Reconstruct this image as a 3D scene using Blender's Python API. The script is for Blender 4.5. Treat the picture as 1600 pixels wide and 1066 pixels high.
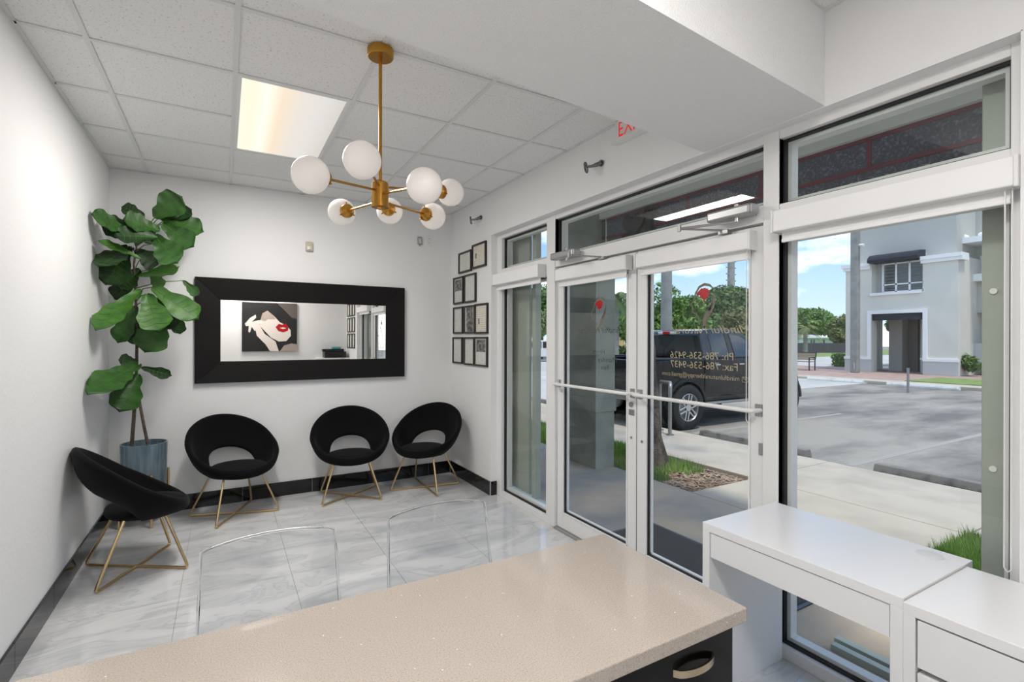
import bpy, bmesh, math, random
import numpy as np
from mathutils import Vector, Matrix

for o in list(bpy.data.objects):
    bpy.data.objects.remove(o, do_unlink=True)
scene = bpy.context.scene
C = scene.collection
PI = math.pi
random.seed(7)
rng = np.random.default_rng(7)

# ------------------------------------------------------------------ camera
cam_d = bpy.data.cameras.new('camera')
cam = bpy.data.objects.new('camera', cam_d)
C.objects.link(cam)
cam_d.sensor_fit = 'HORIZONTAL'
cam_d.sensor_width = 36.0
cam_d.lens = 36.0 * 780.0 / 1600.0
cam_d.shift_y = -3.0 / 1600.0
cam_d.clip_start = 0.02
cam_d.clip_end = 500
cam.location = (0, 0, 1.5)
cam.rotation_euler = (Matrix.Rotation(math.radians(-30), 3, 'Z') @ Matrix.Rotation(PI / 2, 3, 'X') @ Matrix.Rotation(math.radians(0.15), 3, 'Z')).to_euler()
scene.camera = cam

# ------------------------------------------------------------------ sky
world = bpy.data.worlds.new('sky')
scene.world = world
world.use_nodes = True
wn = world.node_tree.nodes
wl = world.node_tree.links
wn.clear()
w_out = wn.new('ShaderNodeOutputWorld')
w_bg = wn.new('ShaderNodeBackground')
w_tc = wn.new('ShaderNodeTexCoord')
w_sep = wn.new('ShaderNodeSeparateXYZ')
w_ramp = wn.new('ShaderNodeValToRGB')
w_map = wn.new('ShaderNodeMapping')
w_noise = wn.new('ShaderNodeTexNoise')
w_cr = wn.new('ShaderNodeValToRGB')
w_mix = wn.new('ShaderNodeMixRGB')
wl.new(w_tc.outputs['Generated'], w_sep.inputs[0])
wl.new(w_sep.outputs['Z'], w_ramp.inputs[0])
e = w_ramp.color_ramp.elements
e[0].position = 0.0
e[0].color = (0.72, 0.84, 0.97, 1)
e[1].position = 0.55
e[1].color = (0.19, 0.42, 0.85, 1)
k = w_ramp.color_ramp.elements.new(0.16)
k.color = (0.36, 0.62, 0.96, 1)
w_map.inputs['Scale'].default_value = (1.0, 1.0, 2.6)
w_map.inputs['Location'].default_value = (0.35, 1.1, 0.2)
wl.new(w_tc.outputs['Generated'], w_map.inputs[0])
wl.new(w_map.outputs[0], w_noise.inputs['Vector'])
w_noise.inputs['Scale'].default_value = 3.4
w_noise.inputs['Detail'].default_value = 9
w_noise.inputs['Roughness'].default_value = 0.55
wl.new(w_noise.outputs['Fac'], w_cr.inputs[0])
w_cr.color_ramp.elements[0].position = 0.495
w_cr.color_ramp.elements[0].color = (0, 0, 0, 1)
w_cr.color_ramp.elements[1].position = 0.66
w_cr.color_ramp.elements[1].color = (1, 1, 1, 1)
wl.new(w_cr.outputs[0], w_mix.inputs[0])
wl.new(w_ramp.outputs[0], w_mix.inputs[1])
w_mix.inputs[2].default_value = (1.75, 1.72, 1.66, 1)
wl.new(w_mix.outputs[0], w_bg.inputs[0])
w_bg.inputs[1].default_value = 1.2
wl.new(w_bg.outputs[0], w_out.inputs[0])

sun_d = bpy.data.lights.new('sun', 'SUN')
sun_d.energy = 2.5
sun_d.angle = math.radians(6)
sun_d.color = (1.0, 0.95, 0.87)
sun = bpy.data.objects.new('sun', sun_d)
C.objects.link(sun)
sun.rotation_euler = Vector((0.06, 0.30, -0.95)).to_track_quat('-Z', 'Y').to_euler()
sun.location = (0, -10, 30)

vs = scene.view_settings
vs.view_transform = 'Standard'
vs.look = 'None'
vs.gamma = 1.0
vs.exposure = 0.12
vs.use_curve_mapping = False
PANEL_POWER = 40.0
REAR_FILL_POWER = 38.0

# ------------------------------------------------------------------ materials
def lin(r, g, b):
    def f(c):
        c /= 255.0
        return c / 12.92 if c <= 0.04045 else ((c + 0.055) / 1.055) ** 2.4
    return (f(r), f(g), f(b), 1.0)

MATS = {}
def mat(name, col, rough=0.5, metal=0.0, spec=0.5, noise=None, bump=None, coat=0.0, sheen=0.0, emit=None, alpha=None):
    """noise=(scale, col2, lo, hi[, detail, stretch]); bump=(scale, strength, distance)"""
    m = bpy.data.materials.new(name)
    MATS[name] = m
    m.use_nodes = True
    n = m.node_tree.nodes
    l = m.node_tree.links
    p = n['Principled BSDF']
    p.inputs['Base Color'].default_value = col
    p.inputs['Roughness'].default_value = rough
    p.inputs['Metallic'].default_value = metal
    p.inputs['Specular IOR Level'].default_value = spec
    p.inputs['Coat Weight'].default_value = coat
    p.inputs['Sheen Weight'].default_value = sheen
    if emit:
        p.inputs['Emission Color'].default_value = emit[0]
        p.inputs['Emission Strength'].default_value = emit[1]
    tc = None
    if noise or bump:
        tc = n.new('ShaderNodeTexCoord')
    if noise:
        sc, c2, lo, hi = noise[:4]
        t = n.new('ShaderNodeTexNoise')
        t.inputs['Scale'].default_value = sc
        t.inputs['Roughness'].default_value = 0.68 if name == 'asphalt' else 0.5
        t.inputs['Detail'].default_value = noise[4] if len(noise) > 4 else 5
        mp = n.new('ShaderNodeMapping')
        if len(noise) > 5:
            mp.inputs['Scale'].default_value = noise[5]
        l.new(tc.outputs['Object'], mp.inputs[0])
        l.new(mp.outputs[0], t.inputs['Vector'])
        r = n.new('ShaderNodeValToRGB')
        r.color_ramp.elements[0].position = lo
        r.color_ramp.elements[0].color = col
        r.color_ramp.elements[1].position = hi
        r.color_ramp.elements[1].color = c2
        l.new(t.outputs['Fac'], r.inputs[0])
        l.new(r.outputs[0], p.inputs['Base Color'])
    if bump:
        t2 = n.new('ShaderNodeTexNoise')
        t2.inputs['Scale'].default_value = bump[0]
        t2.inputs['Detail'].default_value = 3
        l.new(tc.outputs['Object'], t2.inputs['Vector'])
        b = n.new('ShaderNodeBump')
        b.inputs['Strength'].default_value = bump[1]
        b.inputs['Distance'].default_value = bump[2]
        l.new(t2.outputs['Fac'], b.inputs['Height'])
        l.new(b.outputs[0], p.inputs['Normal'])
    return m

def glassmat(name, tint, ior=1.5, rough=0.0, boost=1.0):
    """clear pane: transmits straight through, mirrors by Fresnel"""
    m = bpy.data.materials.new(name)
    MATS[name] = m
    m.use_nodes = True
    n = m.node_tree.nodes
    l = m.node_tree.links
    n.clear()
    o = n.new('ShaderNodeOutputMaterial')
    tr = n.new('ShaderNodeBsdfTransparent')
    tr.inputs[0].default_value = tint
    gl = n.new('ShaderNodeBsdfGlossy')
    gl.inputs['Roughness'].default_value = rough
    fr = n.new('ShaderNodeFresnel')
    ge = n.new('ShaderNodeNewGeometry')
    io = n.new('ShaderNodeMix')
    io.data_type = 'FLOAT'
    io.inputs['A'].default_value = ior
    io.inputs['B'].default_value = 1.0 / ior
    l.new(ge.outputs['Backfacing'], io.inputs['Factor'])
    l.new(io.outputs['Result'], fr.inputs[0])
    mu = n.new('ShaderNodeMath')
    mu.operation = 'MULTIPLY'
    mu.inputs[1].default_value = boost
    mx = n.new('ShaderNodeMixShader')
    l.new(fr.outputs[0], mu.inputs[0])
    l.new(mu.outputs[0], mx.inputs[0])
    l.new(tr.outputs[0], mx.inputs[1])
    l.new(gl.outputs[0], mx.inputs[2])
    l.new(mx.outputs[0], o.inputs[0])
    return m

mat('wall_paint', (0.80, 0.80, 0.80, 1), 0.55, bump=(90, 0.25, 0.004))
mat('wall_left_paint', (0.80, 0.80, 0.80, 1), 0.6, bump=(42, 0.22, 0.005))
mat('stipple_paint', (0.87, 0.87, 0.87, 1), 0.7, bump=(130, 0.7, 0.006))
mat('ceiling_tile', (0.87, 0.865, 0.86, 1), 0.9, noise=(95, (0.50, 0.49, 0.48, 1), 0.60, 0.74, 2), bump=(95, 0.5, 0.004))
mat('ceiling_grid', (0.76, 0.76, 0.75, 1), 0.45)
mat('white_aluminium', (0.78, 0.78, 0.775, 1), 0.38)
mat('white_trim', (0.84, 0.84, 0.84, 1), 0.45)
mat('gasket_black', (0.012, 0.012, 0.014, 1), 0.6)
mat('black_tile', (0.006, 0.006, 0.007, 1), 0.08, noise=(5, (0.02, 0.02, 0.022, 1), 0.55, 0.75))
mat('grout_grey', (0.35, 0.35, 0.35, 1), 0.8)
mat('velvet_black', (0.004, 0.004, 0.0045, 1), 0.9, sheen=0.04, spec=0.1)
mat('brass_rod', lin(214, 186, 138), 0.3, 1.0)
mat('brass_lamp', lin(188, 138, 62), 0.3, 1.0)
mat('opal_glass', (0.83, 0.80, 0.77, 1), 0.22, spec=0.4, emit=((1.0, 0.88, 0.80, 1), 0.16))
mat('mirror_frame', (0.007, 0.006, 0.006, 1), 0.4, spec=0.2)
mat('mirror_silver', (0.93, 0.92, 0.90, 1), 0.0, 1.0)
mat('chrome', (0.75, 0.75, 0.76, 1), 0.12, 1.0)
mat('chrome_dark', (0.20, 0.20, 0.205, 1), 0.22, 1.0)
mat('steel_grey', (0.42, 0.42, 0.42, 1), 0.35, 0.8)
mat('frame_black', (0.012, 0.012, 0.012, 1), 0.4)
mat('plastic_beige', lin(196, 186, 168), 0.5)
mat('plastic_white', (0.78, 0.78, 0.77, 1), 0.4)
mat('plastic_black', (0.012, 0.012, 0.013, 1), 0.35)
mat('exit_red', (0.75, 0.02, 0.015, 1), 0.5, emit=((0.9, 0.03, 0.02, 1), 0.35))
mat('laminate_white', (0.82, 0.82, 0.83, 1), 0.28)
mat('laminate_dark_gap', (0.08, 0.08, 0.08, 1), 0.6)
mat('cabinet_black', (0.004, 0.0035, 0.0035, 1), 0.15, spec=0.2)
mat('handle_nickel', lin(196, 180, 155), 0.25, 1.0)
mat('pot_blue', lin(86, 106, 118), 0.16, noise=(7, lin(108, 128, 138), 0.4, 0.65, 4, (6, 6, 0.5)), coat=0.4)
mat('soil', lin(38, 30, 24), 0.95, bump=(60, 0.8, 0.01))
mat('bark_stem', lin(70, 58, 48), 0.85, noise=(30, lin(105, 92, 80), 0.4, 0.7))
mat('canvas_dark', (0.012, 0.011, 0.011, 1), 0.5)
mat('canvas_pale', lin(226, 216, 208), 0.5)
mat('canvas_grey', lin(96, 88, 84), 0.55)
mat('canvas_shade', lin(170, 156, 148), 0.5)
mat('lip_red', lin(176, 14, 22), 0.35)
mat('paper_blue', lin(70, 150, 165), 0.6)
mat('decal_tan', lin(176, 160, 130), 0.7)
mat('decal_dark', lin(70, 66, 58), 0.7)
mat('decal_red', lin(190, 12, 22), 0.6)
mat('decal_grey', lin(112, 106, 96), 0.7)
glassmat('pane_glass', (0.975, 0.985, 0.978, 1), 1.5, 0.0, 0.55)
glassmat('transom_glass', (0.94, 0.96, 0.95, 1), 1.5)
glassmat('acrylic', (0.975, 0.98, 0.985, 1), 1.47)

# marble floor tiles
def marble():
    m = mat('marble_floor', (0.60, 0.61, 0.62, 1), 0.05, spec=0.6)
    n = m.node_tree.nodes
    l = m.node_tree.links
    p = n['Principled BSDF']
    tc = n.new('ShaderNodeTexCoord')
    mp = n.new('ShaderNodeMapping')
    mp.inputs['Scale'].default_value = (1.0, 2.6, 1.0)
    mp.inputs['Rotation'].default_value = (0, 0, 0.5)
    l.new(tc.outputs['Object'], mp.inputs[0])
    a = n.new('ShaderNodeTexNoise')
    a.inputs['Scale'].default_value = 1.5
    a.inputs['Detail'].default_value = 8
    a.inputs['Distortion'].default_value = 1.6
    l.new(mp.outputs[0], a.inputs['Vector'])
    r = n.new('ShaderNodeValToRGB')
    e = r.color_ramp.elements
    e[0].position = 0.30
    e[0].color = (0.44, 0.455, 0.475, 1)
    e[1].position = 0.66
    e[1].color = (0.66, 0.665, 0.67, 1)
    k = e.new(0.475)
    k.color = (0.60, 0.605, 0.615, 1)
    k = e.new(0.50)
    k.color = (0.50, 0.51, 0.53, 1)
    k = e.new(0.525)
    k.color = (0.62, 0.625, 0.63, 1)
    l.new(a.outputs['Fac'], r.inputs[0])
    l.new(r.outputs[0], p.inputs['Base Color'])
marble()

def quartz():
    m = mat('quartz_top', lin(190, 176, 163), 0.10, spec=0.5)
    n = m.node_tree.nodes
    l = m.node_tree.links
    p = n['Principled BSDF']
    tc = n.new('ShaderNodeTexCoord')
    a = n.new('ShaderNodeTexNoise')
    a.inputs['Scale'].default_value = 300
    a.inputs['Detail'].default_value = 4
    l.new(tc.outputs['Object'], a.inputs['Vector'])
    r = n.new('ShaderNodeValToRGB')
    e = r.color_ramp.elements
    e[0].position = 0.30
    e[0].color = lin(150, 141, 132)
    e[1].position = 0.66
    e[1].color = lin(190, 180, 170)
    k = e.new(0.42)
    k.color = lin(176, 166, 156)
    l.new(a.outputs['Fac'], r.inputs[0])
    v = n.new('ShaderNodeTexVoronoi')
    v.inputs['Scale'].default_value = 26
    l.new(tc.outputs['Object'], v.inputs['Vector'])
    r2 = n.new('ShaderNodeValToRGB')
    r2.color_ramp.interpolation = 'CONSTANT'
    r2.color_ramp.elements[0].color = (1, 1, 1, 1)
    r2.color_ramp.elements[1].position = 0.045
    r2.color_ramp.elements[1].color = (0, 0, 0, 1)
    l.new(v.outputs['Distance'], r2.inputs[0])
    mx = n.new('ShaderNodeMixRGB')
    l.new(r2.outputs[0], mx.inputs[0])
    l.new(r.outputs[0], mx.inputs[1])
    mx.inputs[2].default_value = (0.85, 0.84, 0.82, 1)
    l.new(mx.outputs[0], p.inputs['Base Color'])
quartz()

def diffuser():
    """acrylic prismatic lens over two tubes of which only one burns"""
    m = bpy.data.materials.new('light_diffuser')
    MATS['light_diffuser'] = m
    m.use_nodes = True
    n = m.node_tree.nodes
    l = m.node_tree.links
    n.clear()
    o = n.new('ShaderNodeOutputMaterial')
    em = n.new('ShaderNodeEmission')
    tc = n.new('ShaderNodeTexCoord')
    sp = n.new('ShaderNodeSeparateXYZ')
    l.new(tc.outputs['Generated'], sp.inputs[0])
    r = n.new('ShaderNodeValToRGB')
    e = r.color_ramp.elements
    e[0].position = 0.0
    e[0].color = (1.0, 0.93, 0.76, 1)
    e[1].position = 1.0
    e[1].color = (0.66, 0.63, 0.58, 1)
    for pos, c in ((0.12, (1.0, 0.90, 0.70, 1)), (0.24, (1.05, 0.98, 0.84, 1)), (0.40, (0.90, 0.76, 0.58, 1)), (0.58, (0.80, 0.74, 0.68, 1)), (0.8, (0.74, 0.72, 0.69, 1))):
        k = e.new(pos)
        k.color = c
    l.new(sp.outputs['X'], r.inputs[0])
    l.new(r.outputs[0], em.inputs[0])
    em.inputs[1].default_value = 1.0
    l.new(em.outputs[0], o.inputs[0])
diffuser()

def leafmat(name, dark, light):
    m = mat(name, dark, 0.5, noise=(14, light, 0.35, 0.7))
    m.node_tree.nodes['Principled BSDF'].inputs['Subsurface Weight'].default_value = 0.0
    return m
leafmat('fig_leaf_a', lin(33, 72, 20), lin(50, 96, 28))
leafmat('fig_leaf_b', lin(18, 46, 13), lin(32, 68, 20))
leafmat('fig_leaf_c', lin(44, 88, 24), lin(66, 112, 34))
mat('fig_vein', lin(68, 108, 42), 0.5)

def paper(name, base, ink, rows):
    m = mat(name, base, 0.6)
    n = m.node_tree.nodes
    l = m.node_tree.links
    p = n['Principled BSDF']
    tc = n.new('ShaderNodeTexCoord')
    mp = n.new('ShaderNodeMapping')
    l.new(tc.outputs['Generated'], mp.inputs[0])
    mp.inputs['Scale'].default_value = (1, 1, 1)
    w = n.new('ShaderNodeTexWave')
    w.bands_direction = 'Z'
    w.inputs['Scale'].default_value = rows
    l.new(mp.outputs[0], w.inputs['Vector'])
    t = n.new('ShaderNodeTexNoise')
    t.inputs['Scale'].default_value = 9
    l.new(mp.outputs[0], t.inputs['Vector'])
    mu = n.new('ShaderNodeMath')
    mu.operation = 'MULTIPLY'
    l.new(w.outputs['Fac'], mu.inputs[0])
    l.new(t.outputs['Fac'], mu.inputs[1])
    r = n.new('ShaderNodeValToRGB')
    r.color_ramp.elements[0].position = 0.28
    r.color_ramp.elements[0].color = base
    r.color_ramp.elements[1].position = 0.55
    r.color_ramp.elements[1].color = ink
    l.new(mu.outputs[0], r.inputs[0])
    l.new(r.outputs[0], p.inputs['Base Color'])
paper('paper_letter', lin(214, 213, 207), lin(180, 178, 172), 7)
paper('paper_cream', lin(218, 212, 200), lin(186, 178, 166), 4)
mat('photo_dark', lin(70, 70, 68), 0.5, noise=(25, lin(150, 150, 146), 0.45, 0.65))

# outdoors
mat('concrete_walk', lin(186, 168, 148), 0.9, noise=(1.3, lin(156, 149, 141), 0.42, 0.62, 8), bump=(60, 0.2, 0.004))
mat('concrete_light', lin(190, 179, 163), 0.9, noise=(2.2, lin(174, 163, 149), 0.42, 0.7, 8), bump=(70, 0.2, 0.004))
mat('asphalt', lin(158, 151, 140), 0.92, noise=(0.55, lin(108, 104, 99), 0.42, 0.62, 14, (0.5, 1.3, 1.0)), bump=(40, 0.4, 0.01))
mat('stall_paint', lin(160, 155, 147), 0.9)
mat('street', lin(192, 188, 182), 0.9, noise=(0.6, lin(172, 170, 166), 0.4, 0.7))
mat('wheel_stop', lin(128, 124, 118), 0.9, noise=(6, lin(80, 78, 76), 0.5, 0.72))
mat('wheel_stop_white', lin(214, 212, 206), 0.85, noise=(4, lin(170, 168, 164), 0.5, 0.75))
mat('pillar_stucco', lin(160, 162, 150), 0.9, noise=(4, lin(146, 148, 136), 0.4, 0.7), bump=(55, 0.3, 0.005))
mat('soffit', lin(242, 242, 236), 0.8)
mat('fascia_glass_reflection', lin(84, 86, 104), 0.55, noise=(70, lin(150, 152, 168), 0.5, 0.72))  # bluish speckle paints in the ceiling-tile reflection seen in the transom glass
mat('fascia_maroon', lin(130, 56, 72), 0.6)
mat('mulch_soil', lin(112, 92, 74), 0.95, noise=(14, lin(78, 62, 48), 0.4, 0.65))
mat('mulch_chip', lin(176, 152, 128), 0.9, noise=(3, lin(120, 96, 76), 0.4, 0.65))
mat('grass_blade', lin(100, 142, 56), 0.7, noise=(2.5, lin(138, 174, 82), 0.4, 0.65))
mat('lawn', lin(112, 136, 70), 0.95, noise=(3, lin(136, 150, 88), 0.4, 0.65))
mat('tree_bark', lin(96, 86, 76), 0.95, noise=(9, lin(56, 50, 44), 0.42, 0.62, 6, (1, 1, 0.5)), bump=(20, 0.9, 0.03))
mat('foliage_a', lin(74, 108, 48), 0.7, noise=(1.3, lin(122, 154, 74), 0.38, 0.66))
mat('foliage_b', lin(70, 96, 56), 0.7, noise=(1.1, lin(112, 138, 80), 0.38, 0.66))
mat('foliage_c', lin(90, 102, 58), 0.7, noise=(1.1, lin(134, 140, 88), 0.38, 0.66))
mat('truck_black', (0.005, 0.0055, 0.007, 1), 0.12, coat=0.15, spec=0.45)
mat('truck_trim', (0.015, 0.015, 0.016, 1), 0.5)
mat('truck_glass', (0.012, 0.014, 0.018, 1), 0.03, spec=0.9)
mat('tire_rubber', (0.014, 0.014, 0.014, 1), 0.8)
mat('tail_red', (0.55, 0.01, 0.01, 1), 0.2)
mat('bumper_grey', lin(150, 150, 148), 0.35, 0.5)
mat('bldg_light', lin(219, 216, 206), 0.9, noise=(1.2, lin(213, 210, 201), 0.4, 0.7))
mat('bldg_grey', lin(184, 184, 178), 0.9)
mat('bldg_base', lin(192, 194, 192), 0.9)
mat('bldg_white', lin(240, 240, 240), 0.8)
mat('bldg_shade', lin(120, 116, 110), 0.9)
mat('awning_navy', lin(34, 36, 50), 0.8)
mat('window_far', lin(70, 80, 80), 0.06, spec=0.8)
mat('brick_paver', lin(176, 150, 138), 0.9, noise=(2.0, lin(160, 134, 124), 0.4, 0.6))
mat('pole_concrete', lin(150, 150, 146), 0.9, noise=(3, lin(128, 128, 124), 0.4, 0.7))
mat('house_mint', lin(206, 220, 208), 0.8)
mat('house_orange', lin(232, 190, 142), 0.8)
mat('roof_grey', lin(176, 180, 174), 0.85)
mat('fence_dark', lin(74, 72, 78), 0.85)
mat('car_white', lin(214, 216, 218), 0.2, coat=0.5)
mat('bench_black', (0.02, 0.02, 0.02, 1), 0.5)
mat('bench_slat', lin(160, 140, 124), 0.7)
mat('mat_rubber', lin(44, 42, 42), 0.9, noise=(160, lin(80, 78, 78), 0.5, 0.62, 2), bump=(160, 0.8, 0.004))
mat('grommet_grey', lin(150, 148, 142), 0.5)
mat('shutter_alu', lin(168, 174, 164), 0.4, 0.2)
mat('sign_acm', lin(36, 36, 38), 0.4)
mat('flower_pink', lin(216, 120, 160), 0.8)

# ------------------------------------------------------------------ mesh builder
ORG = {}
def org(o):
    t = Vector((0, 0, 0))
    while o is not None:
        t = t + o.location
        o = o.parent
    return t

def basis(d):
    d = Vector(d).normalized()
    a = Vector((0, 0, 1)) if abs(d.z) < 0.9 else Vector((1, 0, 0))
    u = d.cross(a).normalized()
    return u, d.cross(u).normalized()

class MB:
    def __init__(s):
        s.v = []
        s.f = []
    def add(s, vs, fs):
        b = len(s.v)
        s.v += [tuple(p) for p in vs]
        s.f += [tuple(i + b for i in q) for q in fs]
        return s
    def box(s, x0, x1, y0, y1, z0, z1):
        return s.add([(x0, y0, z0), (x1, y0, z0), (x1, y1, z0), (x0, y1, z0), (x0, y0, z1), (x1, y0, z1), (x1, y1, z1), (x0, y1, z1)],
                     [(0, 3, 2, 1), (4, 5, 6, 7), (0, 1, 5, 4), (1, 2, 6, 5), (2, 3, 7, 6), (3, 0, 4, 7)])
    def obox(s, c, size, rot):
        """box turned by a 3x3 matrix about its centre"""
        h = [q / 2 for q in size]
        P = []
        for z in (-1, 1):
            for (x, y) in ((-1, -1), (1, -1), (1, 1), (-1, 1)):
                P.append(Vector(c) + rot @ Vector((x * h[0], y * h[1], z * h[2])))
        return s.add(P, [(0, 3, 2, 1), (4, 5, 6, 7), (0, 1, 5, 4), (1, 2, 6, 5), (2, 3, 7, 6), (3, 0, 4, 7)])
    def cyl(s, p0, p1, r0, r1=None, n=16, caps=True):
        if r1 is None:
            r1 = r0
        p0 = Vector(p0)
        p1 = Vector(p1)
        u, w = basis(p1 - p0)
        P = []
        for (p, r) in ((p0, r0), (p1, r1)):
            for i in range(n):
                a = 2 * PI * i / n
                P.append(p + u * (r * math.cos(a)) + w * (r * math.sin(a)))
        F = [(i, n + i, n + (i + 1) % n, (i + 1) % n) for i in range(n)]
        if caps:
            F += [tuple(range(n)), tuple(range(2 * n - 1, n - 1, -1))]
        return s.add(P, F)
    def tube(s, path, r, n=8, closed=False, caps=True):
        path = [Vector(p) for p in path]
        m = len(path)
        rs = r if isinstance(r, (list, tuple)) else [r] * m
        P = []
        u = None
        for i in range(m):
            if closed:
                t = path[(i + 1) % m] - path[i - 1]
            else:
                t = path[min(i + 1, m - 1)] - path[max(i - 1, 0)]
            t.normalize()
            if u is None:
                u, w = basis(t)
            else:
                u = (u - t * u.dot(t)).normalized()
                w = t.cross(u)
            for j in range(n):
                a = 2 * PI * j / n
                P.append(path[i] + u * (rs[i] * math.cos(a)) + w * (rs[i] * math.sin(a)))
        F = []
        for i in range(m if closed else m - 1):
            a = i * n
            b = ((i + 1) % m) * n
            for j in range(n):
                k = (j + 1) % n
                F.append((a + j, a + k, b + k, b + j))
        if caps and not closed:
            F += [tuple(range(n - 1, -1, -1)), tuple(range((m - 1) * n, m * n))]
        return s.add(P, F)
    def lathe(s, prof, c=(0, 0, 0), n=32, axis=None):
        """prof: list of (r, z); revolved about the vertical through c"""
        P = []
        for (r, z) in prof:
            for i in range(n):
                a = 2 * PI * i / n
                P.append((c[0] + r * math.cos(a), c[1] + r * math.sin(a), c[2] + z))
        F = []
        for k in range(len(prof) - 1):
            for i in range(n):
                j = (i + 1) % n
                F.append((k * n + i, k * n + j, (k + 1) * n + j, (k + 1) * n + i))
        if prof[0][0] > 1e-6:
            F.append(tuple(range(n - 1, -1, -1)))
        if prof[-1][0] > 1e-6:
            b = (len(prof) - 1) * n
            F.append(tuple(range(b, b + n)))
        return s.add(P, F)
    def prism(s, poly, fn, d0, d1):
        """poly (a,b) outline, fn(a,b,d)->xyz, extruded d0..d1"""
        n = len(poly)
        P = [fn(a, b, d0) for a, b in poly] + [fn(a, b, d1) for a, b in poly]
        F = [tuple(range(n - 1, -1, -1)), tuple(range(n, 2 * n))]
        F += [(i, (i + 1) % n, n + (i + 1) % n, n + i) for i in range(n)]
        return s.add(P, F)
    def grid(s, fn, nu, nv, wrap=False):
        P = [fn(i / (nu if wrap else nu - 1), j / (nv - 1)) for i in range(nu) for j in range(nv)]
        F = []
        for i in range(nu if wrap else nu - 1):
            for j in range(nv - 1):
                a = i * nv + j
                b = ((i + 1) % nu) * nv + j
                F.append((a, b, b + 1, a + 1))
        return s.add(P, F)
    def sphere(s, c, r, nu=28, nv=16):
        prof = [(max(r * math.sin(PI * k / nv), 0.0), -r * math.cos(PI * k / nv)) for k in range(nv + 1)]
        prof[0] = (0.0008, -r)
        prof[-1] = (0.0008, r)
        return s.lathe(prof, c, nu)
    def mesh(s, name, o=Vector((0, 0, 0)), smooth=None):
        me = bpy.data.meshes.new(name)
        me.from_pydata([(p[0] - o[0], p[1] - o[1], p[2] - o[2]) for p in s.v], [], s.f)
        bm = bmesh.new()
        bm.from_mesh(me)
        bmesh.ops.recalc_face_normals(bm, faces=bm.faces)
        bm.to_mesh(me)
        bm.free()
        if smooth is not None:
            me.polygons.foreach_set('use_smooth', [True] * len(me.polygons))
            me.set_sharp_from_angle(angle=math.radians(smooth))
        me.update()
        return me
    def build(s, name, m, parent=None, smooth=None, bevel=0, loc=None):
        o0 = org(parent) if parent is not None else Vector(loc or (0, 0, 0))
        me = s.mesh(name, o0, smooth)
        me.materials.append(MATS[m])
        ob = bpy.data.objects.new(name, me)
        C.objects.link(ob)
        if parent is not None:
            ob.parent = parent
        elif loc:
            ob.location = loc
        if bevel:
            b = ob.modifiers.new('bevel', 'BEVEL')
            b.width = bevel
            b.segments = 2
            b.limit_method = 'ANGLE'
            b.angle_limit = math.radians(40)
        return ob

def B(*a):
    return MB().box(*a)

def tag(o, label, cat, group=None):
    o['label'] = label
    o['category'] = cat
    if group:
        o['group'] = group
    return o

def thing(name, loc, label, cat, group=None):
    o = bpy.data.objects.new(name, None)
    o.empty_display_size = 0.1
    C.objects.link(o)
    o.location = loc
    return tag(o, label, cat, group)

def struct(o, label=None):
    o['kind'] = 'structure'
    if label:
        o['label'] = label
    return o

def sroot(name, loc, label=None):
    o = bpy.data.objects.new(name, None)
    o.empty_display_size = 0.1
    C.objects.link(o)
    o.location = loc
    return struct(o, label)

def dup(root, loc, rz, label, group=None):
    def cp(o, par):
        c = o.copy()
        C.objects.link(c)
        c.parent = par
        for ch in list(o.children):
            cp(ch, c)
        return c
    r = cp(root, None)
    r.location = loc
    r.rotation_euler = (0, 0, rz)
    r['label'] = label
    if group:
        r['group'] = group
    return r

def text_mb(body, size, fn, shear=0.0, align='LEFT', depth=0.0, width=None):
    """flat lettering; fn(u, v, d) -> xyz"""
    cu = bpy.data.curves.new('lettering', 'FONT')
    cu.body = body
    cu.size = size
    cu.shear = shear
    cu.align_x = align
    cu.resolution_u = 3
    ob = bpy.data.objects.new('lettering', cu)
    C.objects.link(ob)
    bpy.context.view_layer.update()
    me = bpy.data.meshes.new_from_object(ob.evaluated_get(bpy.context.evaluated_depsgraph_get()))
    vs = [tuple(v.co) for v in me.vertices]
    fs = [tuple(p.vertices) for p in me.polygons]
    bpy.data.objects.remove(ob, do_unlink=True)
    bpy.data.curves.remove(cu)
    bpy.data.meshes.remove(me)
    if width and vs:
        x0 = min(v[0] for v in vs)
        x1 = max(v[0] for v in vs)
        k = width / (x1 - x0)
        vs = [((v[0] - x0) * k, v[1], v[2]) for v in vs]
    mb = MB()
    mb.add([fn(v[0], v[1], 0) for v in vs], fs)
    return mb

def arc(c, r, a0, a1, n):
    return [(c[0] + r * math.cos(a0 + (a1 - a0) * i / n), c[1] + r * math.sin(a0 + (a1 - a0) * i / n)) for i in range(n + 1)]
# ================================================================== ROOM SHELL
XL, XR, YB, YN, ZC = -0.82, 2.22, 5.22, -0.36, 2.90
ZB = 2.50                      # underside of the beam and head of the storefront
YB0, YB1 = 1.19, 1.50          # tile bays end inside the slightly skewed beam
OY0, OY1 = 0.57, 4.25          # storefront opening

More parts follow.
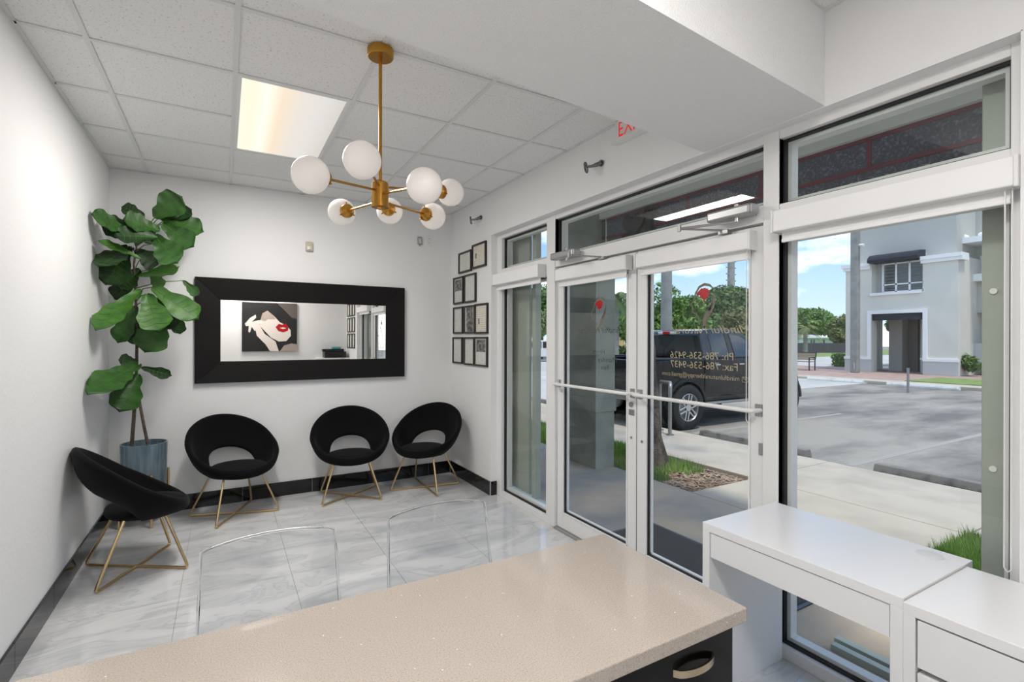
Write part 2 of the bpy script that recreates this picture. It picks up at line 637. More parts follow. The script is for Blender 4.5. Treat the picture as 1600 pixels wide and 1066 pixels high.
struct(B(XL - 0.12, XL, YN - 0.12, YB + 0.12, 0, ZC + 0.15).build('wall_left', 'wall_left_paint'), 'white stippled wall behind the fig plant')
struct(B(XL, XR + 0.2, YB, YB + 0.12, 0, ZC + 0.15).build('wall_back', 'wall_paint'), 'white back wall behind the mirror')
struct(B(XL, XR + 0.2, YN - 0.12, YN, 0, ZC + 0.15).build('wall_rear', 'wall_paint'))
w = MB().box(XR, XR + 0.2, OY1, YB, 0, ZC + 0.15)
w.box(XR, XR + 0.2, YN, OY0, 0, ZC + 0.15)
w.box(XR, XR + 0.2, OY0, OY1, ZB, ZC + 0.15)
struct(w.build('wall_right', 'wall_paint'), 'white wall around the glass storefront')
struct(MB().prism([(XL, 0.94), (XR, 1.18), (XR, 1.796), (XL, 1.52)], lambda a, b, d: (a, b, d), ZB, ZC + 0.05).build('ceiling_beam', 'stipple_paint'), 'stippled white dropped beam crossing the ceiling')

# floor and its marble tiles
floor = struct(B(XL, XR + 0.12, YN, YB, -0.06, -0.006).build('floor', 'grout_grey'))
fx = [XL, -0.22, 0.378, 0.975, 1.572, XR + 0.07]
fy = [YN, 1.05, 2.25, 3.45, 4.65, YB]
random.seed(3)
for i in range(len(fx) - 1):
    for j in range(len(fy) - 1):
        g = 0.0012
        x1 = fx[i + 1]
        cx, cy = (fx[i] + x1) / 2, (fy[j] + fy[j + 1]) / 2
        b = MB().box(fx[i] + g, x1 - g, fy[j] + g, fy[j + 1] - g, -0.006, 0.0)
        o = b.build('floor_tile', 'marble_floor', floor, bevel=0)

# ceiling: slab, exposed tee grid, lay-in tiles
ceil = struct(B(XL, XR, YN, YB, ZC + 0.06, ZC + 0.15).build('ceiling', 'ceiling_grid'))
gx = [-0.56, 0.05, 0.66, 1.27, 1.88]
gyf = [2.41, 3.02, 3.63, 4.24, 4.85]
gyr = [0.52, -0.09]
LX0, LX1, LY0, LY1 = 0.05, 0.66, 3.02, 4.24
def tiles(xs, ys):
    for i in range(len(xs) - 1):
        for j in range(len(ys) - 1):
            x0, x1, y0, y1 = xs[i], xs[i + 1], ys[j], ys[j + 1]
            if x0 >= LX0 - 0.01 and x1 <= LX1 + 0.01 and ((y0 >= LY0 - 0.01 and y1 <= LY1 + 0.01) or (y0 > -0.1 and y1 < 0.53)):
                continue
            B(x0 + 0.008, x1 - 0.008, y0 + 0.008, y1 - 0.008, ZC + 0.006, ZC + 0.022).build('ceiling_tile', 'ceiling_tile', ceil)
tiles([XL] + gx + [XR], [YB1] + gyf + [YB])
tiles([XL] + gx + [XR], [YN] + gyr[::-1] + [YB0])
def tee(x0, x1, y0, y1):
    b = MB().box(x0, x1, y0, y1, ZC, ZC + 0.005)
    if x1 - x0 < y1 - y0:
        xm = (x0 + x1) / 2
        b.box(xm - 0.001, xm + 0.001, y0, y1, ZC + 0.005, ZC + 0.045)
    else:
        ym = (y0 + y1) / 2
        b.box(x0, x1, ym - 0.001, ym + 0.001, ZC + 0.005, ZC + 0.045)
    b.build('grid_bar', 'ceiling_grid', ceil)
for (ya, yb, gy) in ((YB1, YB, gyf), (YN, YB0, gyr)):
    for x in gx:
        tee(x - 0.012, x + 0.012, ya, yb)
    xs = [XL] + gx + [XR]
    for y in gy:
        for i in range(len(xs) - 1):
            if y == 3.63 and abs(xs[i] - LX0) < 0.01:
                continue
            tee(xs[i] + 0.012, xs[i + 1] - 0.012, y - 0.012, y + 0.012)
    tee(XL, XL + 0.02, ya, yb)
    tee(XR - 0.02, XR, ya, yb)
    tee(XL + 0.02, XR - 0.02, (yb - 0.02) if yb == YB else ya, yb if yb == YB else ya + 0.02)
    tee(XL + 0.02, XR - 0.02, ya if ya == YB1 else yb - 0.02, ya + 0.02 if ya == YB1 else yb)

# black tile skirting
BH = 0.132
def skirt(name, a, b, fixed, axis, side, first):
    root = sroot(name, (0, 0, 0))
    p = a
    k = 0
    while p < b - 0.005:
        q = min(b, p + (first if k == 0 else 0.60))
        if axis == 'x':
            B(p + 0.0015, q - 0.0015, fixed, fixed + side * 0.012, 0, BH).build('skirting_tile', 'black_tile', root, bevel=0.001)
        else:
            B(fixed, fixed + side * 0.012, p + 0.0015, q - 0.0015, 0, BH).build('skirting_tile', 'black_tile', root, bevel=0.001)
        p = q
        k += 1
    if axis == 'x':
        B(a, b, fixed, fixed + side * 0.009, 0, BH - 0.002).build('grout_bed', 'grout_grey', root)
    else:
        B(fixed, fixed + side * 0.009, a, b, 0, BH - 0.002).build('grout_bed', 'grout_grey', root)
skirt('baseboard_back', XL + 0.013, XR - 0.013, YB, 'x', -1, 0.36)
skirt('baseboard_left', 1.9, YB - 0.013, XL, 'y', 1, 0.55)
skirt('baseboard_right', OY1, YB - 0.013, XR, 'y', -1, 0.40)
B(XR + 0.001, XR + 0.062, OY1 - 0.012, OY1, 0, BH).build('skirting_tile', 'black_tile', bpy.data.objects['baseboard_right'], bevel=0.001)

# ================================================================== STOREFRONT
FX0, FX1 = 2.285, 2.385        # aluminium frame depth
GX = 2.335                     # glass plane
def frame_run(parent, y0, y1, z0, z1, wl, wr, wb, wt, glass, rails=(), transom=None):
    """frame members each a part, panes each a part, black gaskets round every pane"""
    B(FX0, FX1, y1 - wl, y1, z0, z1).build('jamb', 'white_aluminium', parent, bevel=0.002)
    B(FX0, FX1, y0, y0 + wr, z0, z1).build('jamb', 'white_aluminium', parent, bevel=0.002)
    B(FX0, FX1, y0 + wr, y1 - wl, z0, z0 + wb).build('sill', 'white_aluminium', parent, bevel=0.002)
    B(FX0, FX1, y0 + wr, y1 - wl, z1 - wt, z1).build('head', 'white_aluminium', parent, bevel=0.002)
    zs = [z0 + wb]
    for (a, b) in rails:
        B(FX0, FX1, y0 + wr, y1 - wl, a, b).build('transom_rail', 'white_aluminium', parent, bevel=0.002)
        zs += [a, b]
    zs.append(z1 - wt)
    for i in range(0, len(zs), 2):
        pane(parent, y0 + wr, y1 - wl, zs[i], zs[i + 1], glass if i == 0 else 'transom_glass')

def pane(parent, y0, y1, z0, z1, gm, g=0.010, bead=0.018):
    # black gasket ring, then the outer white glazing bead
    k = MB()
    for (a, b, c, d) in ((y0, y1, z0, z0 + g), (y0, y1, z1 - g, z1), (y0, y0 + g, z0 + g, z1 - g), (y1 - g, y1, z0 + g, z1 - g)):
        k.box(GX - 0.020, GX + 0.004, a, b, c, d)
    k.build('gasket', 'gasket_black', parent)
    k = MB()
    e = g + bead
    for (a, b, c, d) in ((y0, y1, z0, z0 + e), (y0, y1, z1 - e, z1), (y0, y0 + e, z0 + e, z1 - e), (y1 - e, y1, z0 + e, z1 - e)):
        k.box(GX + 0.004, FX1 + 0.004, a, b, c, d)
    k.build('glazing_bead', 'white_aluminium', parent)
    B(GX - 0.003, GX + 0.003, y0, y1, z0, z1).build('pane', gm, parent)

# left side light with its transom light
w1 = sroot('window_1', (2.33, 3.82, 0), 'narrow white framed side window left of the double doors')
frame_run(w1, 3.39, OY1, 0, ZB, 0.095, 0.0, 0.055, 0.045, 'pane_glass', [(2.02, 2.165)])
# mullion between side light and doors
struct(B(FX0 - 0.005, FX1 + 0.005, 3.27, 3.39, 0, ZB).build('trim_1', 'white_aluminium', bevel=0.004), 'white mullion left of the double doors')
# transom above the doors
w2 = sroot('window_2', (2.33, 2.385, 2.06), 'long transom window above the double doors')
frame_run(w2, 1.50, 3.27, 2.075, ZB, 0.0, 0.0, 0.085, 0.045, 'transom_glass')
struct(B(FX0 - 0.005, FX1 + 0.005, 1.42, 1.50, 0, ZB).build('trim_2', 'white_aluminium', bevel=0.004), 'white mullion right of the double doors')
# large right window
w3 = sroot('window_3', (2.33, 0.99, 0), 'large white framed window behind the white desk')
frame_run(w3, OY0, 1.42, 0, ZB, 0.0, 0.045, 0.055, 0.045, 'pane_glass', [(2.0, 2.145)])
# plaster reveal and casing bead round the opening
t3 = MB().box(XR, FX0, OY1 - 0.004, OY1, 0, ZB)
t3.box(XR, FX0, OY0, OY0 + 0.004, 0, ZB)
t3.box(XR, FX0, OY0, OY1, ZB - 0.004, ZB)
struct(t3.build('trim_3', 'white_trim'), 'white plaster reveal round the storefront opening')
# low aluminium threshold in front of the doors
struct(B(2.27, 2.40, 1.50, 3.27, 0, 0.012).build('trim_4', 'steel_grey'), 'metal threshold under the double doors')

DZ0, DZ1 = 0.014, 2.065
def door(name, y0, y1, label, lead_low):
    r = sroot(name, (2.33, (y0 + y1) / 2, 0), label)
    st = 0.078
    a = 2.305
    b = 2.352
    B(a, b, y1 - st, y1, DZ0, DZ1).build('stile', 'white_aluminium', r, bevel=0.003)
    B(a, b, y0, y0 + st, DZ0, DZ1).build('stile', 'white_aluminium', r, bevel=0.003)
    B(a, b, y0 + st, y1 - st, DZ0, 0.135).build('bottom_rail', 'white_aluminium', r, bevel=0.003)
    B(a, b, y0 + st, y1 - st, 1.94, DZ1).build('top_rail', 'white_aluminium', r, bevel=0.003)
    k = MB()
    y0g, y1g, z0g, z1g = y0 + st, y1 - st, 0.135, 1.94
    for (c, d, e, f) in ((y0g, y1g, z0g, z0g + 0.008), (y0g, y0g + 0.008, z0g, z1g), (y1g - 0.008, y1g, z0g, z1g), (y0g, y1g, z1g - 0.008, z1g)):
        k.box(2.300, 2.312, c, d, e, f)
    k.build('glazing_bead', 'white_trim', r)
    k = MB()
    g = 0.008
    for (c, d, e, f) in ((y0g, y1g, z0g + g, z0g + 2.2 * g), (y0g, y0g + 2 * g, z0g, z1g), (y1g - 2 * g, y1g, z0g, z1g)):
        k.box(2.312, 2.326, c, d, e, f)
    k.build('gasket', 'gasket_black', r)
    k = MB()
    for (c, d, e, f) in ((y0g, y1g, z0g, z0g + 0.022), (y0g, y0g + 0.022, z0g, z1g), (y1g - 0.022, y1g, z0g, z1g)):
        k.box(2.331, 2.35, c, d, e, f)
    k.build('outer_bead', 'white_trim', r)
    B(2.3265, 2.3315, y0g, y1g, z0g, z1g).build('pane', 'pane_glass', r)
    bar = MB().tube([(2.302, y0 + 0.02, 1.15), (2.245, y0 + 0.03, 1.15), (2.24, y0 + 0.05, 1.15), (2.24, y1 - 0.05, 1.15), (2.245, y1 - 0.03, 1.15), (2.302, y1 - 0.02, 1.15)], 0.0115, 10)
    pb = bar.build('push_bar', 'white_aluminium', r, smooth=40)
    for yy in (y0 + 0.03, y1 - 0.03):
        B(2.298, 2.306, yy - 0.018, yy + 0.018, 1.12, 1.18).build('bar_mount', 'steel_grey', pb)
    return r
d1 = door('door_1', 2.389, 3.266, 'left glass door leaf of the double doors', False)
d2 = door('door_2', 1.504, 2.381, 'right glass door leaf of the double doors', True)
# astragal shadow gap, locks and screws
B(2.31, 2.345, 2.3815, 2.3885, DZ0, DZ1).build('meeting_seal', 'gasket_black', d1)
MB().cyl((2.306, 2.430, 1.075), (2.296, 2.430, 1.075), 0.017, None, 18).build('lock_cylinder', 'steel_grey', d1, smooth=40)
B(2.300, 2.306, 2.402, 2.452, 1.005, 1.045).build('lock_plate', 'steel_grey', d1, bevel=0.003)
MB().cyl((2.306, 2.430, 0.86), (2.301, 2.430, 0.86), 0.009, None, 12).build('screw', 'steel_grey', d1)
MB().cyl((2.306, 2.335, 0.85), (2.301, 2.335, 0.85), 0.009, None, 12).build('screw', 'steel_grey', d2)
B(2.296, 2.306, 1.512, 1.532, 0.93, 0.99).build('latch', 'steel_grey', d2, bevel=0.002)

# vinyl lettering on the outside of the door glass: reads right way round from the street
TX = 2.3335
def outtxt(door_o, name, body, size, y, z, m, shear=0.0, width=None):
    return text_mb(body, size, lambda u, v, d: (TX, y + u, z + v), shear, width=width).build(name, m, door_o)
outtxt(d2, 'lettering', 'Ph: 786-536-9426', 0.058, 1.701 - 0.0, 1.39, 'decal_tan', width=0.43)
outtxt(d2, 'lettering', 'Fax: 786-536-9437', 0.058, 1.675, 1.335, 'decal_tan', width=0.455)
outtxt(d2, 'lettering', 'mindfulnaturaltherapy@gmail.com', 0.036, 1.665, 1.283, 'decal_tan', width=0.53)
en = MB()
for (a, b, c, d) in ((1.615, 1.65, 1.279, 1.2815), (1.615, 1.65, 1.3045, 1.307), (1.615, 1.6175, 1.279, 1.307), (1.6475, 1.65, 1.279, 1.307)):
    en.box(TX, TX + 0.0005, a, b, c, d)
en.add([(TX, 1.6165, 1.306), (TX, 1.6325, 1.292), (TX, 1.6325, 1.295), (TX, 1.6185, 1.307)], [(0, 1, 2, 3)])
en.add([(TX, 1.6485, 1.306), (TX, 1.6325, 1.292), (TX, 1.6325, 1.295), (TX, 1.6465, 1.307)], [(0, 1, 2, 3)])
en.build('envelope_icon', 'decal_tan', d2)
outtxt(d2, 'lettering', 'Mindful Natural', 0.062, 1.60, 1.535, 'decal_tan', 0.35, width=0.52)
outtxt(d1, 'lettering', 'Mindful Natural', 0.060, 2.53, 1.545, 'decal_dark', 0.35, width=0.50)
outtxt(d1, 'lettering', 'Hours', 0.050, 2.73, 1.395, 'decal_dark', width=0.13)
outtxt(d1, 'lettering', 'Monday', 0.050, 2.605, 1.34, 'decal_dark', width=0.20)
outtxt(d1, 'lettering', '9am', 0.050, 2.684, 1.285, 'decal_dark', width=0.085)

def ribbon(pts, w0):
    """flat stroke on the glass through (y,z) points with widths"""
    mb = MB()
    n = len(pts)
    P = []
    for i in range(n):
        t = Vector(pts[min(i + 1, n - 1)]) - Vector(pts[max(i - 1, 0)])
        t.normalize()
        nrm = Vector((-t.y, t.x))
        ww = w0[i] if isinstance(w0, (list, tuple)) else w0
        for sgn in (-1, 1):
            q = Vector(pts[i]) + nrm * (sgn * ww / 2)
            P.append((TX, q.x, q.y))
    mb.add(P, [(2 * i, 2 * i + 1, 2 * i + 3, 2 * i + 2) for i in range(n - 1)])
    return mb
def emblem(door_o, yc, zt):
    """a head outline turned upward, a cupped hand and a red brush blot: strokes of vinyl"""
    s = 1.0
    hd = [(yc - 0.060, zt - 0.030), (yc - 0.035, zt - 0.008), (yc, zt), (yc + 0.035, zt - 0.012), (yc + 0.060, zt - 0.045), (yc + 0.072, zt - 0.085), (yc + 0.095, zt - 0.105), (yc + 0.080, zt - 0.125), (yc + 0.084, zt - 0.150), (yc + 0.06, zt - 0.165), (yc + 0.045, zt - 0.172), (yc + 0.022, zt - 0.21)]
    ribbon(hd, [0.006, 0.014, 0.016, 0.014, 0.012, 0.010, 0.009, 0.009, 0.008, 0.008, 0.007, 0.005]).build('emblem_head', 'decal_grey', door_o)
    hb = ribbon([(yc + 0.005, zt - 0.245), (yc - 0.004, zt - 0.20), (yc - 0.028, zt - 0.160), (yc - 0.055, zt - 0.125), (yc - 0.066, zt - 0.075), (yc - 0.068, zt - 0.050)], [0.018, 0.03, 0.034, 0.024, 0.014, 0.004])
    hb.v += ribbon([(yc - 0.030, zt - 0.15), (yc - 0.048, zt - 0.115), (yc - 0.050, zt - 0.085)], [0.016, 0.010, 0.004]).v
    b = len(hb.v) - 6
    hb.f += [(b, b + 1, b + 3, b + 2), (b + 2, b + 3, b + 5, b + 4)]
    hb.build('emblem_hand', 'decal_grey', door_o)
    random.seed(5)
    poly = []
    for i in range(28):
        a = 2 * PI * i / 28
        r = 0.034 * (1 + 0.10 * math.sin(5 * a + 1) + 0.16 * random.uniform(-1, 1))
        poly.append((yc + 0.004 + r * 1.15 * math.cos(a), zt - 0.05 + r * 0.85 * math.sin(a)))
    mb = MB()
    mb.add([(TX, p[0], p[1]) for p in poly], [tuple(range(28))])
    mb.add([(TX, yc - 0.006, zt - 0.075), (TX, yc + 0.012, zt - 0.072), (TX, yc - 0.001, zt - 0.105)], [(0, 1, 2)])
    mb.build('emblem_blot', 'decal_red', door_o)
emblem(d2, 1.885, 1.81)
emblem(d1, 2.785, 1.80)

# roller shades
def shade(y0, y1, zt, zb, x0, x1, drop, label, chain_y, chain_len):
    r = thing('roller_shade', ((x0 + x1) / 2, (y0 + y1) / 2, zb), label, 'shade', 'white roller shades on the storefront')
    B(x0, x1, y0 + 0.012, y1 - 0.012, zb, zt).build('cassette', 'white_trim', r, bevel=0.006)
    B(x0 - 0.003, x1 + 0.002, y0, y0 + 0.012, zb - 0.004, zt + 0.003).build('end_cap', 'plastic_white', r, bevel=0.003)
    B(x0 - 0.003, x1 + 0.002, y1 - 0.012, y1, zb - 0.004, zt + 0.003).build('end_cap', 'plastic_white', r, bevel=0.003)
    xm = (x0 + x1) / 2
    B(xm + 0.006, xm + 0.008, y0 + 0.03, y1 - 0.03, zb - drop, zb + 0.01).build('fabric', 'plastic_white', r)
    B(xm, xm + 0.014, y0 + 0.03, y1 - 0.03, zb - drop - 0.018, zb - drop).build('hem_bar', 'white_trim', r, bevel=0.003)
    ch = MB()
    zt2 = zb + 0.02
    for dy in (-0.009, 0.009):
        ch.tube([(xm - 0.012, chain_y + dy, zt2), (xm - 0.012, chain_y + dy, zb - chain_len)], 0.0022, 5)
    ch.tube([(xm - 0.012, chain_y - 0.009, zb - chain_len), (xm - 0.012, chain_y, zb - chain_len - 0.012), (xm - 0.012, chain_y + 0.009, zb - chain_len)], 0.0022, 5)
    ch.build('bead_chain', 'plastic_white', r)
    return r
shade(0.575, 1.415, 2.098, 2.0, 2.205, 2.283, 0.03, 'white roller shade across the top of the large window', 0.605, 1.25)
shade(3.40, 4.21, 2.11, 2.008, 2.205, 2.283, 0.03, 'white roller shade over the narrow side window', 4.17, 1.15)
shade(1.545, 2.35, 2.04, 1.95, 2.245, 2.3, 0.03, 'white roller shade on the right door leaf', 1.565, 0.85)
shade(2.42, 3.235, 2.045, 1.955, 2.245, 2.3, 0.03, 'white roller shade on the left door leaf', 3.20, 1.2)

# door closers
def closer(yb0, yb1, z, ytip, label):
    r = thing('door_closer', (2.25, (yb0 + yb1) / 2, z), label, 'door closer', 'grey door closers above the doors')
    B(2.195, 2.262, yb0, yb1, z - 0.024, z + 0.03).build('body', 'steel_grey', r, bevel=0.012)
    B(2.262, 2.285, yb0 + 0.02, yb1 - 0.02, z - 0.02, z + 0.02).build('mounting_plate', 'steel_grey', r)
    for yy in (yb0 - 0.004, yb0 - 0.0):
        pass
    B(2.20, 2.258, yb0 - 0.012, yb0, z - 0.02, z + 0.026).build('end_cap', 'steel_grey', r, bevel=0.006)
    ym = yb0 + 0.36 * (yb1 - yb0)
    MB().cyl((2.228, ym, z - 0.045), (2.228, ym, z - 0.02), 0.013, None, 14).build('spindle', 'chrome', r, smooth=40)
    MB().cyl((2.228, ym, z + 0.03), (2.228, ym, z + 0.042), 0.014, None, 14).build('spindle_cap', 'steel_grey', r, smooth=40)
    el = (2.10, ytip, z - 0.045)
    MB().tube([(2.228, ym, z - 0.042), el], 0.007, 8).build('main_arm', 'steel_grey', r)
    MB().cyl((el[0], el[1], z - 0.06), (el[0], el[1], z - 0.025), 0.011, None, 12).build('elbow', 'steel_grey', r, smooth=40)
    MB().tube([el, (2.285, ytip - 0.14, z - 0.06)], 0.006, 8).build('forearm', 'steel_grey', r)
    B(2.27, 2.306, ytip - 0.17, ytip - 0.11, z - 0.08, z - 0.058).build('shoe', 'steel_grey', r, bevel=0.002)
closer(1.515, 1.765, 2.135, 1.86, 'grey door closer with folding arm above the right door leaf')
closer(2.93, 3.22, 2.135, 2.84, 'grey door closer with folding arm above the left door leaf')
# ================================================================== INTERIOR THINGS
# ---- island desk: quartz top on a black drawer body
IX0, IX1, IY0, IY1, IZ = -0.55, 1.22, 0.845, 1.43, 0.78
isl = thing('office_desk', ((IX0 + IX1) / 2, (IY0 + IY1) / 2, 0), 'large desk with speckled beige quartz top over black drawers', 'desk')
B(IX0, IX1, IY0, IY1, IZ - 0.038, IZ).build('countertop', 'quartz_top', isl, bevel=0.003)
B(0.60, IX1 - 0.02, IY0 + 0.05, 1.13, 0.02, IZ - 0.038).build('drawer_body', 'cabinet_black', isl, bevel=0.002)
B(IX0 + 0.035, -0.05, IY0 + 0.05, 1.13, 0.02, IZ - 0.038).build('drawer_body', 'cabinet_black', isl, bevel=0.002)
B(-0.05, 0.60, 1.09, 1.11, 0.02, IZ - 0.038).build('modesty_panel', 'cabinet_black', isl)
def drawers(x0, x1, hx=None):
    zt = IZ - 0.050
    for k, hgt in enumerate((0.20, 0.20, 0.27)):
        zb = zt - hgt
        d = B(x0 + 0.004, x1 - 0.004, IY0 + 0.025, IY0 + 0.05, zb + 0.004, zt).build('drawer', 'cabinet_black', isl, bevel=0.004)
        xm = hx or (x0 + x1) / 2
        zc = zt - 0.058
        prof = []
        for i in range(13):
            a = -1 + 2 * i / 12
            prof.append((xm + a * 0.075, IY0 + 0.030 - 0.028 * (1 - a * a) ** 0.6 - 0.001, zc))
        hmb = MB()
        P = []
        for p in prof:
            for (dy, dz) in ((-0.003, -0.009), (0.003, -0.009), (0.003, 0.009), (-0.003, 0.009)):
                P.append((p[0], p[1] + dy, p[2] + dz))
        F = []
        for i in range(12):
            for j in range(4):
                F.append((i * 4 + j, i * 4 + (j + 1) % 4, i * 4 + 4 + (j + 1) % 4, i * 4 + 4 + j))
        hmb.add(P, F + [(0, 1, 2, 3), (48, 49, 50, 51)])
        hmb.build('handle', 'handle_nickel', d, smooth=50)
        if k == 0:
            MB().cyl((x1 - 0.022, IY0 + 0.030, zt - 0.03), (x1 - 0.022, IY0 + 0.026, zt - 0.03), 0.012, None, 18).build('lock', 'chrome', d, smooth=40)
        zt = zb
drawers(0.60 + 0.01, IX1 - 0.02, 1.04)
drawers(IX0 + 0.04, -0.06)

# ---- white desk under the window
WX0, WX1, WY0, WY1, WZ = 1.756, 2.27, 0.705, 1.425, 0.73
wd = thing('writing_desk', ((WX0 + WX1) / 2, (WY0 + WY1) / 2, 0), 'white laminate desk with one wide drawer under the large window', 'desk')
B(WX0, WX1, WY0, WY1, WZ - 0.034, WZ).build('desk_top', 'laminate_white', wd, bevel=0.0015)
B(WX0, WX1, WY1 - 0.034, WY1, 0, WZ - 0.034).build('side_panel', 'laminate_white', wd, bevel=0.0015)
B(WX0, WX1, WY0, WY0 + 0.034, 0, WZ - 0.034).build('side_panel', 'laminate_white', wd, bevel=0.0015)
B(WX0 + 0.018, WX1 - 0.06, WY0 + 0.034, WY1 - 0.034, 0.60, 0.606).build('drawer_bottom', 'laminate_white', wd)
B(WX0 + 0.004, WX0 + 0.02, WY0 + 0.037, WY1 - 0.037, 0.592, WZ - 0.037).build('drawer', 'laminate_white', wd, bevel=0.001)
B(WX0 + 0.020, WX0 + 0.030, WY0 + 0.034, WY1 - 0.034, WZ - 0.05, WZ - 0.034).build('shadow_gap', 'laminate_dark_gap', wd)
gr = MB().lathe([(0.034, 0.0), (0.040, 0.0), (0.040, 0.003), (0.034, 0.004)], (2.19, 0.80, WZ), 32)
g = gr.build('cable_grommet', 'plastic_white', wd, smooth=40)
MB().cyl((2.19, 0.80, WZ), (2.19, 0.80, WZ + 0.003), 0.0345, None, 32).build('grommet_cap', 'grommet_grey', g)

# ---- white drawer chest beside it
HX0, HX1, HY0, HY1, HZ = 1.752, 2.215, 0.20, 0.7035, 0.722
hc = thing('drawer_chest', ((HX0 + HX1) / 2, (HY0 + HY1) / 2, 0), 'white laminate chest of drawers at the right end of the desk', 'chest')
B(HX0, HX1, HY0, HY1, HZ - 0.034, HZ).build('top', 'laminate_white', hc, bevel=0.0015)
B(HX0, HX1, HY1 - 0.03, HY1, 0, HZ - 0.034).build('side_panel', 'laminate_white', hc, bevel=0.0015)
B(HX0, HX1, HY0, HY0 + 0.03, 0, HZ - 0.034).build('side_panel', 'laminate_white', hc, bevel=0.0015)
B(HX0 + 0.045, HX1 - 0.005, HY0 + 0.03, HY1 - 0.03, 0.0, HZ - 0.034).build('carcass', 'laminate_dark_gap', hc)
zt = HZ - 0.040
for hgt in (0.150, 0.150, 0.165, 0.165):
    B(HX0 + 0.004, HX0 + 0.045, HY0 + 0.034, HY1 - 0.034, zt - hgt + 0.012, zt).build('drawer', 'laminate_white', hc, bevel=0.001)
    zt -= hgt + 0.005

# ---- black open-back lounge chairs
def lounge_chair():
    r = thing('lounge_chair', (0, 0, 0), '', 'chair', 'black velvet open-back chairs along the walls')
    N = 96
    def sm(a, b, x):
        t = max(0.0, min(1.0, (x - a) / (b - a)))
        return t * t * (3 - 2 * t)
    M = 11
    def P(u, v):
        th = 2 * PI * u                       # 0 = back (+y), pi = front (-y)
        c, s_ = math.cos(th), math.sin(th)
        ox, oy = 0.345 * s_, 0.02 + 0.285 * c
        oz = 0.604 + 0.200 * c - 0.02 * (1 - abs(c))
        dth = min(th, 2 * PI - th) / math.radians(74)
        hole = math.sqrt(max(0.0, 1 - dth * dth)) if dth < 1 else 0.0
        ix, iy = 0.205 * s_, -0.045 + 0.185 * c
        ix *= (1 + 0.10 * hole)
        iy += 0.075 * hole
        iz = 0.375 + 0.185 * hole
        x = ix + (ox - ix) * v
        y = iy + (oy - iy) * v
        z = iz + (oz - iz) * v
        bul = 0.024 * math.sin(PI * v)        # bowl bulge outward and down
        x += bul * s_ * 0.75
        y += bul * c * 0.75
        z -= bul * 0.75
        return Vector((x, y, z))
    mb = MB()
    T = 0.020
    ring = []
    for i in range(N):
        u = i / N
        pr = []
        pts = [P(u, j / (M - 1)) for j in range(M)]
        nr = []
        for j in range(M):
            du = P(u + 0.002, j / (M - 1)) - P(u - 0.002, j / (M - 1))
            dv = pts[min(j + 1, M - 1)] - pts[max(j - 1, 0)]
            nr.append(du.cross(dv).normalized())
        a = [pts[j] + nr[j] * T for j in range(M)]
        b = [pts[j] - nr[j] * T for j in range(M)]
        dv1 = (pts[-1] - pts[-2]).normalized()
        dv0 = (pts[0] - pts[1]).normalized()
        loop = a + [pts[-1] + nr[-1] * T * 0.6 + dv1 * T * 0.8, pts[-1] + dv1 * T * 1.1, pts[-1] - nr[-1] * T * 0.6 + dv1 * T * 0.8] + b[::-1] + [pts[0] - nr[0] * T * 0.6 + dv0 * T * 0.7, pts[0] + dv0 * T, pts[0] + nr[0] * T * 0.6 + dv0 * T * 0.7]
        ring.append(loop)
    L = len(ring[0])
    V = [p for lp in ring for p in lp]
    F = []
    for i in range(N):
        k = (i + 1) % N
        for j in range(L):
            q = (j + 1) % L
            F.append((i * L + j, k * L + j, k * L + q, i * L + q))
    mb.add(V, F)
    mb.build('backrest', 'velvet_black', r, smooth=70)
    # seat pad
    sp = MB()
    prof = [(0.001, -0.045), (0.75, -0.045), (0.93, -0.035), (1.0, -0.012), (0.98, 0.016), (0.90, 0.030), (0.6, 0.036), (0.001, 0.036)]
    n = 48
    Pp = []
    for (q, z) in prof:
        for i in range(n):
            a = 2 * PI * i / n
            Pp.append((0.222 * q * math.cos(a), -0.055 + 0.225 * q * math.sin(a), 0.398 + z))
    Ff = []
    for k in range(len(prof) - 1):
        for i in range(n):
            j = (i + 1) % n
            Ff.append((k * n + i, k * n + j, (k + 1) * n + j, (k + 1) * n + i))
    sp.add(Pp, Ff)
    sp.build('seat', 'velvet_black', r, smooth=60)
    # two bent rods that cross on the floor
    for sgn in (1, -1):
        f0 = Vector((0.262 * sgn, -0.235, 0.010))
        f1 = Vector((-0.262 * sgn, 0.235, 0.010))
        t0 = Vector((0.150 * sgn, -0.125, 0.365))
        t1 = Vector((-0.150 * sgn, 0.085, 0.365))
        path = [t0]
        def corner(p, a, b, r_=0.03):
            da = (a - p).normalized()
            db = (b - p).normalized()
            out = []
            for i in range(6):
                t = i / 5
                out.append(p + da * (r_ * (1 - t) ** 2) + db * (r_ * t ** 2))
            return out
        zz = 0.0 if sgn == 1 else 0.012
        f0.z += zz * 0
        path += corner(f0, t0, f1) + corner(f1, f0, t1) + [t1]
        MB().tube(path, 0.0088, 8).build('leg_rod', 'brass_rod', r, smooth=60)
    return r
ch0 = lounge_chair()
CH = [((0.087, 4.875), -65, 'black velvet open-back chair beside the fig plant, under the mirror'),
      ((1.05, 4.885), -98, 'black velvet open-back chair with gold legs, middle one of the back wall row'),
      ((1.77, 4.80), -140, 'black velvet open-back chair in the corner below the framed papers'),
      ((-0.490, 4.05), 15, 'black velvet open-back chair against the left wall, turned sideways')]
for i, ((x, y), ang, lb) in enumerate(CH):
    rz = math.radians(ang + 90)
    if i == 0:
        ch0.location = (x, y, 0)
        ch0.rotation_euler = (0, 0, rz)
        ch0['label'] = lb
    else:
        dup(ch0, (x, y, 0), rz, lb)

